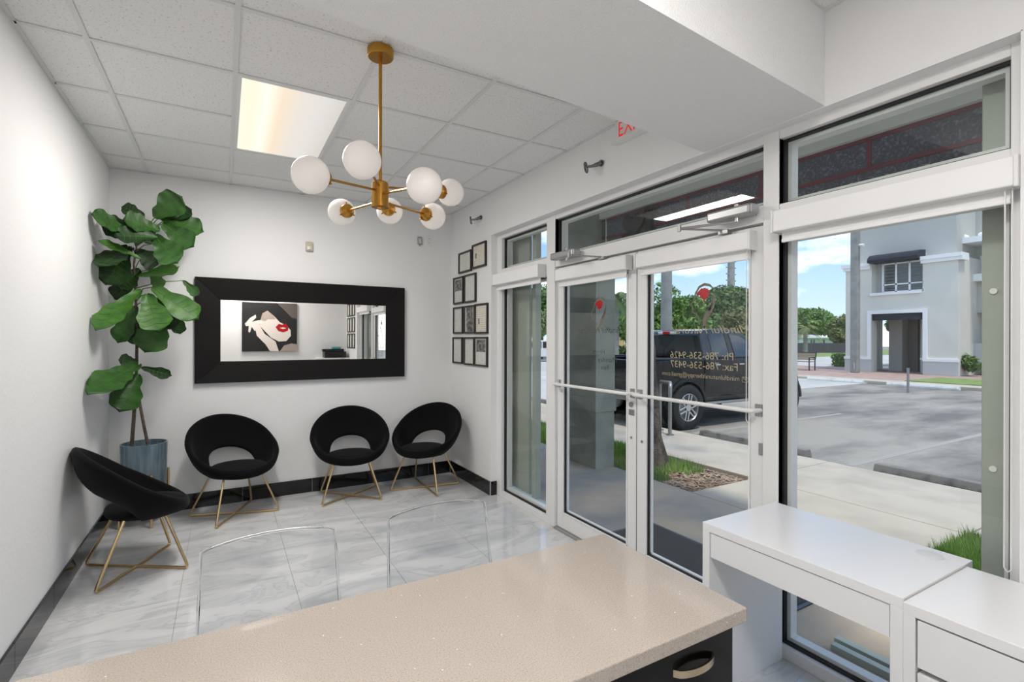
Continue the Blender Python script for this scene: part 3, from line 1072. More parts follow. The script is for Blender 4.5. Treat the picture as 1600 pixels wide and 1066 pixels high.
# ---- clear acrylic guest chairs behind the desk
def ghost_chair():
    r = thing('acrylic_chair', (0, 0, 0), '', 'chair', 'clear acrylic guest chairs at the desk')
    # back sheet faces -y (sitter looks toward the desk at -y); origin under the seat centre
    def S(u, v, t):
        w = 0.178 + 0.018 * (1 - v)
        x = (u - 0.5) * 2 * w
        y = 0.20 + 0.075 * v - 0.03 * (1 - (2 * u - 1) ** 2) * -1 * 0.9 + t
        z = 0.45 + v * 0.455 + 0.012 * (1 - (2 * u - 1) ** 2) * v
        return (x, y, z)
    mb = MB()
    mb.grid(lambda u, v: S(u, v, 0), 15, 9)
    mb.grid(lambda u, v: S(u, v, 0.008), 15, 9)
    mb.build('backrest', 'acrylic', r, smooth=50)
    def rim(pts, rad=0.0045):
        return MB().tube(pts, rad, 6)
    top = [S(i / 20, 1, 0.004) for i in range(21)]
    lft = [S(0, j / 10, 0.004) for j in range(11)]
    rgt = [S(1, j / 10, 0.004) for j in range(11)]
    rim(lft[:-1] + [S(0.0, 0.99, 0.004)] + top[1:-1] + [S(1.0, 0.99, 0.004)] + rgt[::-1][1:]).build('edge', 'acrylic_edge', r, smooth=60)
    B(-0.20, 0.20, -0.20, 0.205, 0.445, 0.455).build('seat', 'acrylic', r, bevel=0.002)
    rim([(-0.20, -0.20, 0.45), (0.20, -0.20, 0.45), (0.20, 0.205, 0.45), (-0.20, 0.205, 0.45), (-0.20, -0.20, 0.45)], 0.004).build('edge', 'acrylic_edge', r)
    for sx in (-1, 1):
        for sy in (-1, 1):
            MB().cyl((0.185 * sx, 0.185 * sy, 0.445), (0.20 * sx, 0.20 * sy, 0.0), 0.014, 0.011, 10).build('leg', 'acrylic', r, smooth=50)
    return r
m = bpy.data.materials.new('acrylic_edge')
MATS['acrylic_edge'] = m
m.use_nodes = True
p = m.node_tree.nodes['Principled BSDF']
p.inputs['Base Color'].default_value = (0.93, 0.95, 0.96, 1)
p.inputs['Transmission Weight'].default_value = 1.0
p.inputs['Roughness'].default_value = 0.02
p.inputs['IOR'].default_value = 1.49
gc = ghost_chair()
gc.location = (0.125, 1.36, 0)
gc['label'] = 'clear acrylic chair tucked under the desk, nearer the fig plant'
dup(gc, (0.652, 1.36, 0), 0, 'clear acrylic chair tucked under the desk, nearer the doors')

# ---- fig plant in a blue pot on a brass stand
PX, PY = -0.555, 4.985
plant = thing('potted_fig', (PX, PY, 0), 'tall fiddle-leaf fig in a glossy blue pot on gold legs', 'plant')
MB().lathe([(0.001, 0.20), (0.138, 0.20), (0.148, 0.212), (0.158, 0.64), (0.158, 0.655), (0.148, 0.655), (0.146, 0.60), (0.001, 0.60)], (PX, PY, 0), 40).build('pot', 'pot_blue', plant, smooth=40)
MB().lathe([(0.001, 0.606), (0.08, 0.612), (0.146, 0.604)], (PX, PY, 0), 32).build('soil', 'soil', plant, smooth=40)
st = None
for k in range(4):
    a = math.radians(-68 + 90 * k)
    x, y = PX + 0.168 * math.cos(a), PY + 0.168 * math.sin(a)
    MB().cyl((x, y, 0), (x, y, 0.42), 0.0105, None, 12).build('stand_leg', 'brass_rod', plant, smooth=40)
for k in range(2):
    a = math.radians(-68 + 90 * k)
    c, s = math.cos(a), math.sin(a)
    MB().tube([(PX - 0.168 * c, PY - 0.168 * s, 0.188), (PX + 0.168 * c, PY + 0.168 * s, 0.188)], 0.009, 8).build('stand_bar', 'brass_rod', plant, smooth=40)
# pixel rows of the foliage turned into places in the room once, then built as solid geometry there
CY, SY = math.cos(math.radians(30)), math.sin(math.radians(30))
def at(px, py, y):
    """point on the plane y seen at (px, py): used as a tape measure"""
    u, v = (px - 800) / 780.0, (py - 530) / 780.0
    dx, dy = SY + u * CY, CY - u * SY
    t = y / dy
    return Vector((dx * t, y, 1.5 - v * t))
def fit(px, py, y):
    p = at(px, py, y)
    if p.x < -0.775:
        p = at(px, py, y * (-0.775 / p.x))
    return p
def cr(cx, cy):
    return 120 + cx / 2.48, 290 + cy / 2.48
stem = [(214, 1012, 4.985), (222, 900, 4.97), (228, 800, 4.94), (232, 700, 4.92), (233, 600, 4.90), (230, 500, 4.88), (226, 400, 4.86), (220, 310, 4.84), (232, 230, 4.84)]
MB().tube([fit(*cr(a, b), y) for a, b, y in stem], [0.014, 0.013, 0.012, 0.011, 0.010, 0.009, 0.008, 0.007, 0.005], 8).build('stem', 'bark_stem', plant, smooth=60)
stem2 = [(276, 1005, 4.93), (262, 940, 4.92), (245, 850, 4.92), (238, 790, 4.92)]
MB().tube([fit(*cr(a, b), y) for a, b, y in stem2], [0.012, 0.011, 0.010, 0.010], 8).build('stem', 'bark_stem', plant, smooth=60)
def leaf(base, tip, width, tilt, matn, curl=0.12, seed=0):
    rnd = random.Random(seed)
    base, tip = Vector(base), Vector(tip)
    ax = tip - base
    Ln = ax.length
    ax.normalize()
    toc = Vector((-0.1, -1, 0.25)).normalized()
    side = ax.cross(toc).normalized()
    nrm = side.cross(ax).normalized()
    R = Matrix.Rotation(tilt, 3, ax)
    side, nrm = R @ side, R @ nrm
    nu, nv = 19, 9
    ph = rnd.uniform(0, 6)
    def Wd(t):
        return 1.28 * width * (max(t, 0.0) ** 0.6 + 0.05) * max(0.0, 1 - t ** 7) ** 0.5 * (1 - 0.24 * math.exp(-((t - 0.33) / 0.13) ** 2))
    def S(u, v):
        t = u
        q = 2 * v - 1
        wv = Wd(t) * (1 + 0.06 * math.sin(t * 19 + ph + 2 * q))
        off = 0.10 * width * q * q - 0.035 * width * math.cos(t * 24 + ph) * abs(q) ** 1.5
        bend = -curl * Ln * (t * t)
        p = base + ax * (t * Ln * (1 - 0.05 * q * q)) + side * (q * wv / 2) + nrm * (off + bend)
        p.x = max(p.x, XL + 0.012)
        p.y = min(p.y, YB - 0.012)
        return p
    mb = MB()
    mb.grid(S, nu, nv)
    mb.grid(lambda u, v: S(u, v) - nrm * 0.0022, nu, nv)
    lf = mb.build('leaf', matn, plant, smooth=60)
    vn = MB().tube([S(i / 10 * 0.97, 0.5) + nrm * 0.0012 for i in range(11)], [0.0034 * (1 - 0.085 * i) for i in range(11)], 5)
    for k in range(1, 6):
        t0 = 0.12 + 0.13 * k
        for sd in (0, 1):
            pts = [S(min(0.97, t0 + 0.10 * q), 0.5 + (0.42 * q if sd else -0.42 * q)) + nrm * 0.0012 for q in (0, 0.35, 0.7, 1)]
            vn.tube(pts, [0.0015, 0.0013, 0.001, 0.0005], 4)
    vn.build('vein', 'fig_vein', lf)
LV = [  # base, tip (crop units), width, depth base, depth tip, tilt, material
    ((300, 128), (402, 44), 0.205, 4.82, 4.72, 0.2, 'fig_leaf_a'),
    ((315, 130), (492, 172), 0.19, 4.84, 4.80, -0.3, 'fig_leaf_a'),
    ((330, 150), (448, 238), 0.17, 4.80, 4.70, 0.3, 'fig_leaf_a'),
    ((318, 178), (186, 128), 0.165, 4.78, 4.62, 0.25, 'fig_leaf_a'),
    ((262, 122), (170, 82), 0.10, 4.86, 4.86, 0.1, 'fig_leaf_b'),
    ((205, 195), (70, 108), 0.155, 4.72, 4.60, 0.45, 'fig_leaf_a'),
    ((312, 205), (146, 190), 0.150, 4.70, 4.55, 0.25, 'fig_leaf_b'),
    ((300, 200), (385, 298), 0.19, 4.74, 4.60, 0.1, 'fig_leaf_a'),
    ((250, 292), (92, 208), 0.085, 4.70, 4.55, 0.7, 'fig_leaf_c'),
    ((200, 240), (105, 385), 0.235, 4.80, 4.72, 0.0, 'fig_leaf_b'),
    ((225, 255), (318, 312), 0.16, 4.92, 4.95, 0.0, 'fig_leaf_b'),
    ((240, 352), (392, 325), 0.090, 4.76, 4.62, 0.9, 'fig_leaf_c'),
    ((412, 372), (470, 430), 0.075, 4.80, 4.76, 0.3, 'fig_leaf_a'),
    ((250, 412), (68, 545), 0.165, 4.80, 4.60, 0.2, 'fig_leaf_c'),
    ((272, 425), (315, 565), 0.205, 4.76, 4.60, -0.1, 'fig_leaf_c'),
    ((290, 398), (472, 515), 0.185, 4.80, 4.66, -0.2, 'fig_leaf_c'),
    ((228, 345), (140, 445), 0.15, 4.92, 4.92, 0.1, 'fig_leaf_b'),
    ((235, 470), (150, 612), 0.145, 4.88, 4.82, 0.2, 'fig_leaf_a'),
    ((345, 505), (262, 648), 0.215, 4.86, 4.76, -0.1, 'fig_leaf_a'),
    ((225, 520), (238, 625), 0.13, 4.92, 4.9, 0.0, 'fig_leaf_b'),
    ((378, 490), (400, 580), 0.10, 4.9, 4.88, 0.0, 'fig_leaf_a'),
    ((240, 700), (50, 785), 0.22, 4.84, 4.58, 0.15, 'fig_leaf_a'),
    ((240, 735), (165, 878), 0.19, 4.82, 4.66, -0.1, 'fig_leaf_a'),
    ((235, 690), (165, 678), 0.10, 4.86, 4.78, 0.2, 'fig_leaf_b'),
    ((250, 708), (366, 742), 0.085, 4.88, 4.84, 0.3, 'fig_leaf_b'),
    ((335, 140), (440, 88), 0.15, 4.86, 4.84, -0.2, 'fig_leaf_b'),
    ((235, 190), (95, 150), 0.16, 4.80, 4.70, -0.2, 'fig_leaf_b'),
    ((215, 250), (78, 300), 0.19, 4.84, 4.66, 0.3, 'fig_leaf_b'),
    ((290, 230), (250, 170), 0.15, 4.84, 4.84, 0.0, 'fig_leaf_b'),
    ((245, 330), (165, 400), 0.16, 4.86, 4.80, 0.2, 'fig_leaf_b'),
    ((300, 440), (372, 560), 0.17, 4.86, 4.80, 0.1, 'fig_leaf_b'),
    ((280, 330), (330, 400), 0.09, 4.84, 4.8, 0.2, 'fig_leaf_c'),
]
for i, (b, t, wd_, y0, y1, tl, mt) in enumerate(LV):
    bp, tp = fit(*cr(*b), y0), fit(*cr(*t), y1)
    leaf(bp, tp, wd_, tl, mt, 0.10, i)
    sx = 228
    sp = fit(*cr(sx, min(max(b[1] + 30, 240), 780)), 4.88)
    mid = (bp + sp) / 2 + Vector((0, 0, 0.02))
    MB().tube([sp, mid, bp], [0.004, 0.0035, 0.003], 6).build('twig', 'fig_vein', plant, smooth=60)

# ---- mirror
MX0, MX1, MZ0, MZ1 = -0.222, 1.670, 1.100, 2.042
mi = thing('wall_mirror', ((MX0 + MX1) / 2, YB, MZ0), 'wide rectangular mirror in a broad dark wood frame', 'mirror')
fw = 0.197
yo, yi = YB - 0.042, YB - 0.026
def mitre(a0, a1, b1, b0):
    """one mitred frame side: outer a0-a1, inner b0-b1 as (x,z)"""
    mb = MB()
    P = []
    for (x, z), y in zip((a0, a1, b1, b0), (yo, yo, yi, yi)):
        P.append((x, y, z))
    for (x, z) in (a0, a1, b1, b0):
        P.append((x, YB - 0.004, z))
    mb.add(P, [(0, 1, 2, 3), (7, 6, 5, 4), (0, 4, 5, 1), (1, 5, 6, 2), (2, 6, 7, 3), (3, 7, 4, 0)])
    mb.build('frame_side', 'mirror_frame', mi, bevel=0.0025)
x0, x1, z0, z1 = MX0, MX1, MZ0, MZ1
u0, u1, v0, v1 = x0 + fw, x1 - fw - 0.004, z0 + fw - 0.004, z1 - fw
mitre((x0, z1), (x1, z1), (u1, v1), (u0, v1))
mitre((x1, z0), (x0, z0), (u0, v0), (u1, v0))
mitre((x0, z0), (x0, z1), (u0, v1), (u0, v0))
mitre((x1, z1), (x1, z0), (u1, v0), (u1, v1))
B(u0 - 0.01, u1 + 0.01, YB - 0.022, YB - 0.004, v0 - 0.01, v1 + 0.01).build('mirror_glass', 'mirror_silver', mi)

# ---- pendant chandelier with opal globes
HX, HY = 0.653, 2.41
chn = thing('globe_chandelier', (HX, HY, ZC), 'brass chandelier with seven white opal globes', 'chandelier')
MB().lathe([(0.001, -0.042), (0.058, -0.042), (0.062, -0.036), (0.062, -0.004), (0.060, 0.0), (0.001, 0.0)], (HX, HY, ZC), 36).build('canopy', 'brass_lamp', chn, smooth=40)
MB().cyl((HX, HY, ZC - 0.04), (HX, HY, 2.26), 0.0085, None, 12).build('rod', 'brass_lamp', chn, smooth=40)
hub = MB().lathe([(0.001, 2.268 - ZC), (0.012, 2.266 - ZC), (0.032, 2.258 - ZC), (0.040, 2.25 - ZC), (0.040, 2.135 - ZC), (0.001, 2.135 - ZC)], (HX, HY, ZC), 32).build('hub', 'brass_lamp', chn, smooth=40)
MB().lathe([(0.001, 2.122 - ZC), (0.012, 2.126 - ZC), (0.014, 2.136 - ZC)], (HX, HY, ZC), 16).build('finial', 'brass_lamp', hub, smooth=40)
GL = [((0.297, 2.119, 2.150), 2.215), ((0.468, 1.989, 2.200), 2.235), ((0.711, 1.954, 2.128), 2.20),
      ((1.086, 2.566, 2.311), 2.235), ((1.025, 2.68, 2.196), 2.165), ((0.563, 2.861, 2.198), 2.165), ((0.824, 2.837, 2.234), 2.19)]
GR = 0.0735
for (gx_, gy_, gz_), hz in GL:
    c = Vector((gx_, gy_, gz_))
    h = Vector((HX, HY, hz))
    d = (c - h).normalized()
    s0 = c - d * (GR + 0.026)
    am = MB().tube([h, s0], 0.0058, 8).build('arm', 'brass_lamp', chn, smooth=40)
    cup = MB().cyl(c - d * (GR + 0.030), c - d * (GR + 0.008), 0.016, 0.036, 20)
    cup.cyl(c - d * (GR + 0.008), c - d * (GR - 0.010), 0.036, 0.038, 20)
    u, w_ = basis(d)
    for k in range(3):
        a = 2 * PI * k / 3 + 0.4
        e_ = u * math.cos(a) + w_ * math.sin(a)
        q = c - d * (GR - 0.002)
        cup.cyl(q + e_ * 0.034, q + e_ * 0.047, 0.004, None, 8)
    cup.build('socket_cup', 'brass_lamp', am, smooth=40)
    MB().sphere(c, GR).build('globe', 'opal_glass', chn, smooth=80)

# ---- recessed ceiling light
tr = thing('ceiling_light', ((LX0 + LX1) / 2, (LY0 + LY1) / 2, ZC), 'glowing rectangular fluorescent panel set into the tile ceiling', 'light')
fr_ = MB()
for (a, b, c, d) in ((LX0 + 0.012, LX1 - 0.012, LY0 + 0.012, LY0 + 0.032), (LX0 + 0.012, LX1 - 0.012, LY1 - 0.032, LY1 - 0.012), (LX0 + 0.012, LX0 + 0.032, LY0 + 0.032, LY1 - 0.032), (LX1 - 0.032, LX1 - 0.012, LY0 + 0.032, LY1 - 0.032)):
    fr_.box(a, b, c, d, ZC + 0.002, ZC + 0.012)
fr_.build('lens_frame', 'white_trim', tr)
B(LX0 + 0.032, LX1 - 0.032, LY0 + 0.032, LY1 - 0.032, ZC + 0.006, ZC + 0.009).build('lens', 'light_diffuser', tr)
B(LX0 + 0.012, LX1 - 0.012, LY0 + 0.012, LY1 - 0.012, ZC + 0.045, ZC + 0.058).build('housing', 'white_trim', tr)
la = bpy.data.lights.new('tube_and_fill_light', 'AREA')
la.shape = 'RECTANGLE'
la.size = 0.20
la.size_y = 1.14
la.energy = PANEL_POWER
la.color = (1.0, 0.965, 0.925)
lo = bpy.data.objects.new('tube_and_fill_light', la)
C.objects.link(lo)
lo.location = (LX0 + 0.20, (LY0 + LY1) / 2, ZC - 0.002)
# unseen square panel added over the desk as fill light for the room
RX0, RX1, RY0, RY1 = 0.05, 0.66, -0.09, 0.52
tr = thing('ceiling_light', ((RX0 + RX1) / 2, (RY0 + RY1) / 2, ZC), 'square unseen fill-light panel added in the tile ceiling over the quartz desk', 'light')
fr_ = MB()
for (a, b, c, d) in ((RX0 + 0.012, RX1 - 0.012, RY0 + 0.012, RY0 + 0.032), (RX0 + 0.012, RX1 - 0.012, RY1 - 0.032, RY1 - 0.012), (RX0 + 0.012, RX0 + 0.032, RY0 + 0.032, RY1 - 0.032), (RX1 - 0.032, RX1 - 0.012, RY0 + 0.032, RY1 - 0.032)):
    fr_.box(a, b, c, d, ZC + 0.002, ZC + 0.012)
fr_.build('lens_frame', 'white_trim', tr)
B(RX0 + 0.032, RX1 - 0.032, RY0 + 0.032, RY1 - 0.032, ZC + 0.006, ZC + 0.009).build('lens', 'light_diffuser', tr)
B(RX0 + 0.012, RX1 - 0.012, RY0 + 0.012, RY1 - 0.012, ZC + 0.045, ZC + 0.058).build('housing', 'white_trim', tr)
rear_fill = bpy.data.lights.new('tube_and_fill_light', 'AREA')
rear_fill.shape = 'RECTANGLE'
rear_fill.size = 0.54
rear_fill.size_y = 0.54
rear_fill.energy = REAR_FILL_POWER
rear_fill.color = (1.0, 0.97, 0.94)
lo = bpy.data.objects.new('tube_and_fill_light', rear_fill)
C.objects.link(lo)
lo.location = ((RX0 + RX1) / 2, (RY0 + RY1) / 2, ZC - 0.002)

# ---- exit sign over the doors
ex = thing('exit_sign', (XR, 2.31, 2.775), 'white exit sign with red letters half hidden behind the beam', 'sign')
B(XR - 0.045, XR, 2.17, 2.455, 2.765, 2.895).build('housing', 'plastic_white', ex, bevel=0.004)
text_mb('EXIT', 0.135, lambda u, v, d: (XR - 0.0462, 2.415 - u, 2.788 + v), width=0.215).build('lettering', 'exit_red', ex)
B(XR - 0.075, XR, 2.15, 2.475, 2.757, 2.765).build('bottom_lip', 'plastic_white', ex)

# ---- small chrome swivel spots on the wall above the glass
def bracket(y, z, label):
    r = thing('swivel_bracket', (XR, y, z), label, 'bracket', 'chrome swivel brackets above the storefront')
    MB().cyl((XR, y - 0.03, z + 0.02), (XR - 0.012, y - 0.03, z + 0.02), 0.022, None, 18).build('wall_plate', 'chrome_dark', r, smooth=40)
    MB().tube([(XR - 0.01, y - 0.03, z + 0.02), (XR - 0.04, y - 0.015, z + 0.006), (XR - 0.06, y + 0.005, z)], [0.016, 0.014, 0.009], 10).build('knuckle', 'chrome_dark', r, smooth=50)
    pts = []
    for i in range(20):
        a = 2 * PI * i / 20
        pts.append((XR - 0.085 + 0.010 * math.cos(a), y + 0.036 + 0.022 * math.cos(a) + 0.012 * math.sin(a), z - 0.004 + 0.036 * math.sin(a)))
    MB().tube(pts, 0.0075, 8, closed=True).build('ring_head', 'chrome_dark', r, smooth=60)
    MB().tube([(XR - 0.06, y + 0.005, z), (XR - 0.08, y + 0.02, z - 0.002)], 0.009, 8).build('neck', 'chrome_dark', r, smooth=50)
bracket(2.66, 2.675, 'small chrome swivel bracket near the exit sign')
bracket(4.49, 2.69, 'small chrome swivel bracket above the framed papers')

# ---- little things on the back wall
se = thing('motion_sensor', (0.72, YB, 2.40), 'small beige motion sensor high on the back wall', 'sensor')
B(0.685, 0.755, YB - 0.028, YB, 2.35, 2.445).build('housing', 'plastic_beige', se, bevel=0.010)
MB().grid(lambda u, v: (0.700 + 0.04 * u, YB - 0.028 - 0.012 * math.sin(PI * u), 2.365 + 0.03 * v), 9, 3).build('lens', 'plastic_white', se, smooth=60)
wb = thing('cable_box', (1.845, YB, 2.57), 'small grey open bracket box on the back wall near the corner', 'bracket')
k = MB()
for (a, b, c, d) in ((1.82, 1.828, 2.53, 2.61), (1.862, 1.870, 2.53, 2.61), (1.828, 1.862, 2.602, 2.61), (1.828, 1.862, 2.53, 2.538)):
    k.box(a, b, YB - 0.02, YB, c, d)
k.build('box_frame', 'steel_grey', wb, bevel=0.002)
B(1.828, 1.862, YB - 0.004, YB, 2.538, 2.602).build('back_plate', 'plastic_white', wb)
B(1.84, 1.85, YB - 0.018, YB - 0.004, 2.51, 2.53).build('cable_stub', 'steel_grey', wb)
ol = thing('outlet_plate', (1.955, YB, 2.58), 'white blank outlet plate on the back wall beside the corner', 'outlet')
B(1.92, 1.99, YB - 0.006, YB, 2.52, 2.635).build('plate', 'plastic_white', ol, bevel=0.002)
MB().cyl((1.955, YB - 0.006, 2.60), (1.955, YB - 0.009, 2.60), 0.006, None, 10).build('screw', 'steel_grey', ol)
MB().cyl((1.955, YB - 0.006, 2.555), (1.955, YB - 0.009, 2.555), 0.006, None, 10).build('screw', 'steel_grey', ol)

# ---- framed papers
def picture(y0, y1, z0, z1, label, kind, group, tiltdeg=0):
    r = thing('framed_certificate', (XR, (y0 + y1) / 2, z0), label, 'picture', group)
    b = 0.018
    k = MB()
    for (a, c, d, e_) in ((y0, y1, z0, z0 + b), (y0, y1, z1 - b, z1), (y0, y0 + b, z0 + b, z1 - b), (y1 - b, y1, z0 + b, z1 - b)):
        k.box(XR - 0.020, XR - 0.001, a, c, d, e_)
    k.build('frame', 'frame_black', r)
    B(XR - 0.009, XR - 0.002, y0 + b, y1 - b, z0 + b, z1 - b).build('paper', 'paper_cream' if kind == 'cert' else 'paper_letter', r)
    if kind == 'cert':
        B(XR - 0.0098, XR - 0.009, y1 - 0.10, y1 - 0.065, z0 + 0.10, z0 + 0.15).build('seal', 'photo_dark', r)
    if kind == 'photo':
        B(XR - 0.0098, XR - 0.009, y0 + 0.05, y1 - 0.04, z1 - 0.15, z1 - 0.03).build('photograph', 'photo_dark', r)
    if kind == 'dark':
        B(XR - 0.0098, XR - 0.009, y0 + 0.05, y1 - 0.05, z0 + 0.02, z1 - 0.02).build('photograph', 'photo_dark', r)
    return r
G1 = 'black framed papers on the wall by the side window'
picture(4.665, 4.985, 2.205, 2.425, 'black framed letter, left one of the top pair', 'letter', G1)
picture(4.335, 4.645, 2.215, 2.460, 'black framed cream certificate with a seal, highest of the wall group', 'cert', G1)
picture(4.865, 5.125, 1.880, 2.172, 'black framed page with a photo, left in the second row', 'photo', G1)
picture(4.560, 4.838, 1.878, 2.174, 'black framed page of text, right in the second row', 'letter', G1)
picture(4.875, 5.127, 1.556, 1.848, 'black framed page of text, left in the third row', 'letter', G1)
picture(4.582, 4.840, 1.556, 1.848, 'black framed dark page, middle of the third row', 'dark', G1)
picture(4.295, 4.576, 1.552, 1.852, 'black framed light certificate, right in the third row', 'cert', G1)
picture(4.885, 5.140, 1.233, 1.520, 'black framed page of text, left in the bottom row', 'letter', G1)
picture(4.592, 4.840, 1.228, 1.520, 'black framed page of text, middle of the bottom row', 'letter', G1)
picture(4.300, 4.586, 1.228, 1.522, 'black framed page with a photo, right in the bottom row', 'photo', G1)
# the nine seen in the mirror, at the near end of the same wall
for rI, (za, zb) in enumerate(((1.31, 1.60), (1.63, 1.92), (1.95, 2.20))):
    for cI, (ya, yb_) in enumerate(((0.23, 0.44), (0.0, 0.21), (-0.23, -0.02))):
        picture(ya, yb_, za, zb, 'black framed paper seen only in the mirror, %s row, %s' % (('lower', 'middle', 'upper')[rI], ('next to the window', 'middle column', 'next to the far corner')[cI]), 'letter', 'black framed papers reflected in the mirror')

# ---- canvas print on the rear wall (seen in the mirror)
cp = thing('canvas_print', (0.78, YN, 1.25), 'square canvas print of a hatted face with red lips, seen in the mirror', 'picture')
QX0, QX1, QZ0, QZ1 = 0.297, 1.257, 1.252, 2.19
B(QX0, QX1, YN + 0.001, YN + 0.035, QZ0, QZ1).build('canvas', 'canvas_dark', cp)
SC = QX1 - QX0
def flat(name, pts, m, lvl):
    """flat print layer; (a, b) in 0..1 as the picture is seen in the mirror (a to the right)"""
    mb = MB()
    mb.add([(QX0 + a * SC, YN + 0.035 + 0.0012 * lvl, QZ1 - b * SC * 0.977) for a, b in pts], [tuple(range(len(pts)))])
    return mb.build(name, m, cp)
flat('hat_lace', [(0.62, 0.0), (1, 0.0), (1, 0.32), (0.9, 0.30), (0.78, 0.16)], 'canvas_grey', 1)
flat('face', [(0.36, 0.22), (0.45, 0.16), (0.56, 0.26), (0.68, 0.40), (0.80, 0.46), (0.88, 0.56), (0.885, 0.68), (0.80, 0.79), (0.66, 0.80), (0.52, 0.72), (0.40, 0.58), (0.31, 0.47), (0.33, 0.34)], 'canvas_pale', 1)
flat('cheek_shade', [(0.36, 0.22), (0.45, 0.16), (0.56, 0.26), (0.60, 0.34), (0.46, 0.34), (0.38, 0.40), (0.33, 0.34)], 'canvas_shade', 2)
flat('forearm', [(0.22, 0.46), (0.30, 0.44), (0.40, 0.64), (0.60, 0.80), (0.66, 1.0), (0.50, 1.0), (0.42, 0.86), (0.26, 0.68)], 'canvas_pale', 2)
flat('hand', [(0.05, 0.44), (0.14, 0.32), (0.24, 0.25), (0.25, 0.31), (0.17, 0.40), (0.30, 0.36), (0.40, 0.38), (0.39, 0.43), (0.28, 0.45), (0.30, 0.56), (0.22, 0.58), (0.17, 0.50), (0.14, 0.62), (0.11, 0.60), (0.12, 0.48), (0.07, 0.49)], 'canvas_pale', 3)
flat('shoulder', [(0.68, 1.0), (0.76, 0.88), (0.90, 0.84), (1.0, 0.86), (1.0, 1.0)], 'canvas_shade', 2)
flat('lips', [(0.60, 0.50), (0.66, 0.43), (0.72, 0.45), (0.79, 0.42), (0.84, 0.50), (0.83, 0.57), (0.74, 0.61), (0.65, 0.58)], 'lip_red', 2)
flat('mouth_line', [(0.67, 0.515), (0.74, 0.50), (0.80, 0.52), (0.74, 0.54)], 'canvas_pale', 3)

# ---- printer on a wall shelf (seen in the mirror)
sh = thing('wall_shelf', (1.95, YN, 1.07), 'white wall shelf holding the printer, seen in the mirror', 'shelf')
B(1.62, 2.21, YN, YN + 0.30, 1.09, 1.115).build('board', 'laminate_white', sh, bevel=0.001)
for x in (1.72, 2.10):
    B(x, x + 0.02, YN, YN + 0.24, 1.05, 1.09).build('bracket', 'steel_grey', sh)
pr = thing('printer', (1.95, YN + 0.16, 1.115), 'black desktop printer on the shelf, seen in the mirror', 'printer')
B(1.74, 2.16, YN + 0.02, YN + 0.29, 1.115, 1.24).build('body', 'plastic_black', pr, bevel=0.012)
B(1.78, 2.12, YN + 0.05, YN + 0.27, 1.24, 1.29).build('scanner_lid', 'plastic_black', pr, bevel=0.01)
B(1.82, 2.08, YN + 0.29, YN + 0.34, 1.16, 1.175).build('paper_tray', 'plastic_black', pr, bevel=0.004)
B(1.72, 1.80, YN + 0.06, YN + 0.2, 1.24, 1.288).build('feeder', 'plastic_black', pr, bevel=0.006)
tag(B(1.90, 2.06, YN + 0.08, YN + 0.24, 1.29, 1.33).build('paper_pad', 'paper_blue', bevel=0.004), 'teal pad of paper on the printer, seen in the mirror', 'paper')
# ================================================================== OUTSIDE
GZ = -0.10                     # parking lot level
WK = -0.02                     # walkway level
def S_(mb, name, m, label=None, **k):
    return struct(mb.build(name, m, **k), label)
S_(B(6.55, 140, -60, 140, GZ - 0.1, GZ), 'parking_lot', 'asphalt', 'patched grey asphalt parking lot')
S_(B(2.40, 4.035, -3, 30, -0.2, WK), 'walkway', 'concrete_walk', 'shaded concrete walkway outside the doors')
S_(B(4.035, 6.55, -30, 60, -0.2, -0.07), 'planting_bed', 'mulch_soil', 'bare soil strip between walkway and sidewalk')
sw = sroot('sidewalk', (5.8, 3, WK), 'pale concrete sidewalk along the parking lot')
ys = [-9.0, -6.0, -3.0, -0.9, 1.60, 3.42, 5.6, 8.1, 10.6, 13.1, 16, 20, 26]
for i in range(len(ys) - 1):
    B(5.06, 6.55, ys[i] + 0.006, ys[i + 1] - 0.006, -0.2, WK).build('slab', 'concrete_light', sw, bevel=0.006)
for (a, b) in ((1.60, 3.42), (-4.2, -2.4)):
    B(4.05, 5.05, a + 0.006, b - 0.006, -0.2, WK).build('slab', 'concrete_light', sw, bevel=0.006)

# entrance canopy with pillars
can = sroot('entrance_canopy', (3.2, 2.8, 3.05), 'canopy over the walkway with dark fascia')
B(2.42, 4.10, 0.50, 5.12, 3.05, 3.25).build('soffit_slab', 'soffit', can)
B(3.80, 3.98, 1.10, 4.55, 2.90, 2.97).build('ledge', 'soffit', can)
fa = B(3.85, 3.95, 1.10, 4.55, 2.42, 2.90).build('fascia_panel', 'fascia_glass_reflection', can)
for z in (2.885, 2.68):
    B(3.842, 3.85, 1.10, 4.55, z - 0.014, z + 0.014).build('fascia_strip', 'fascia_maroon', fa)
for y in (1.75, 2.55, 3.3):
    B(3.842, 3.85, y - 0.014, y + 0.014, 2.694, 2.871).build('fascia_strip', 'fascia_maroon', fa)
for i in range(8):
    yy = 1.2 + 0.22 * i
    MB().cyl((3.85, yy, 2.60), (3.842, yy, 2.60), 0.014, None, 10).build('bolt', 'steel_grey', fa)
B(3.84, 3.85, 4.47, 4.485, 2.42, 2.90).build('panel_edge', 'soffit', fa)
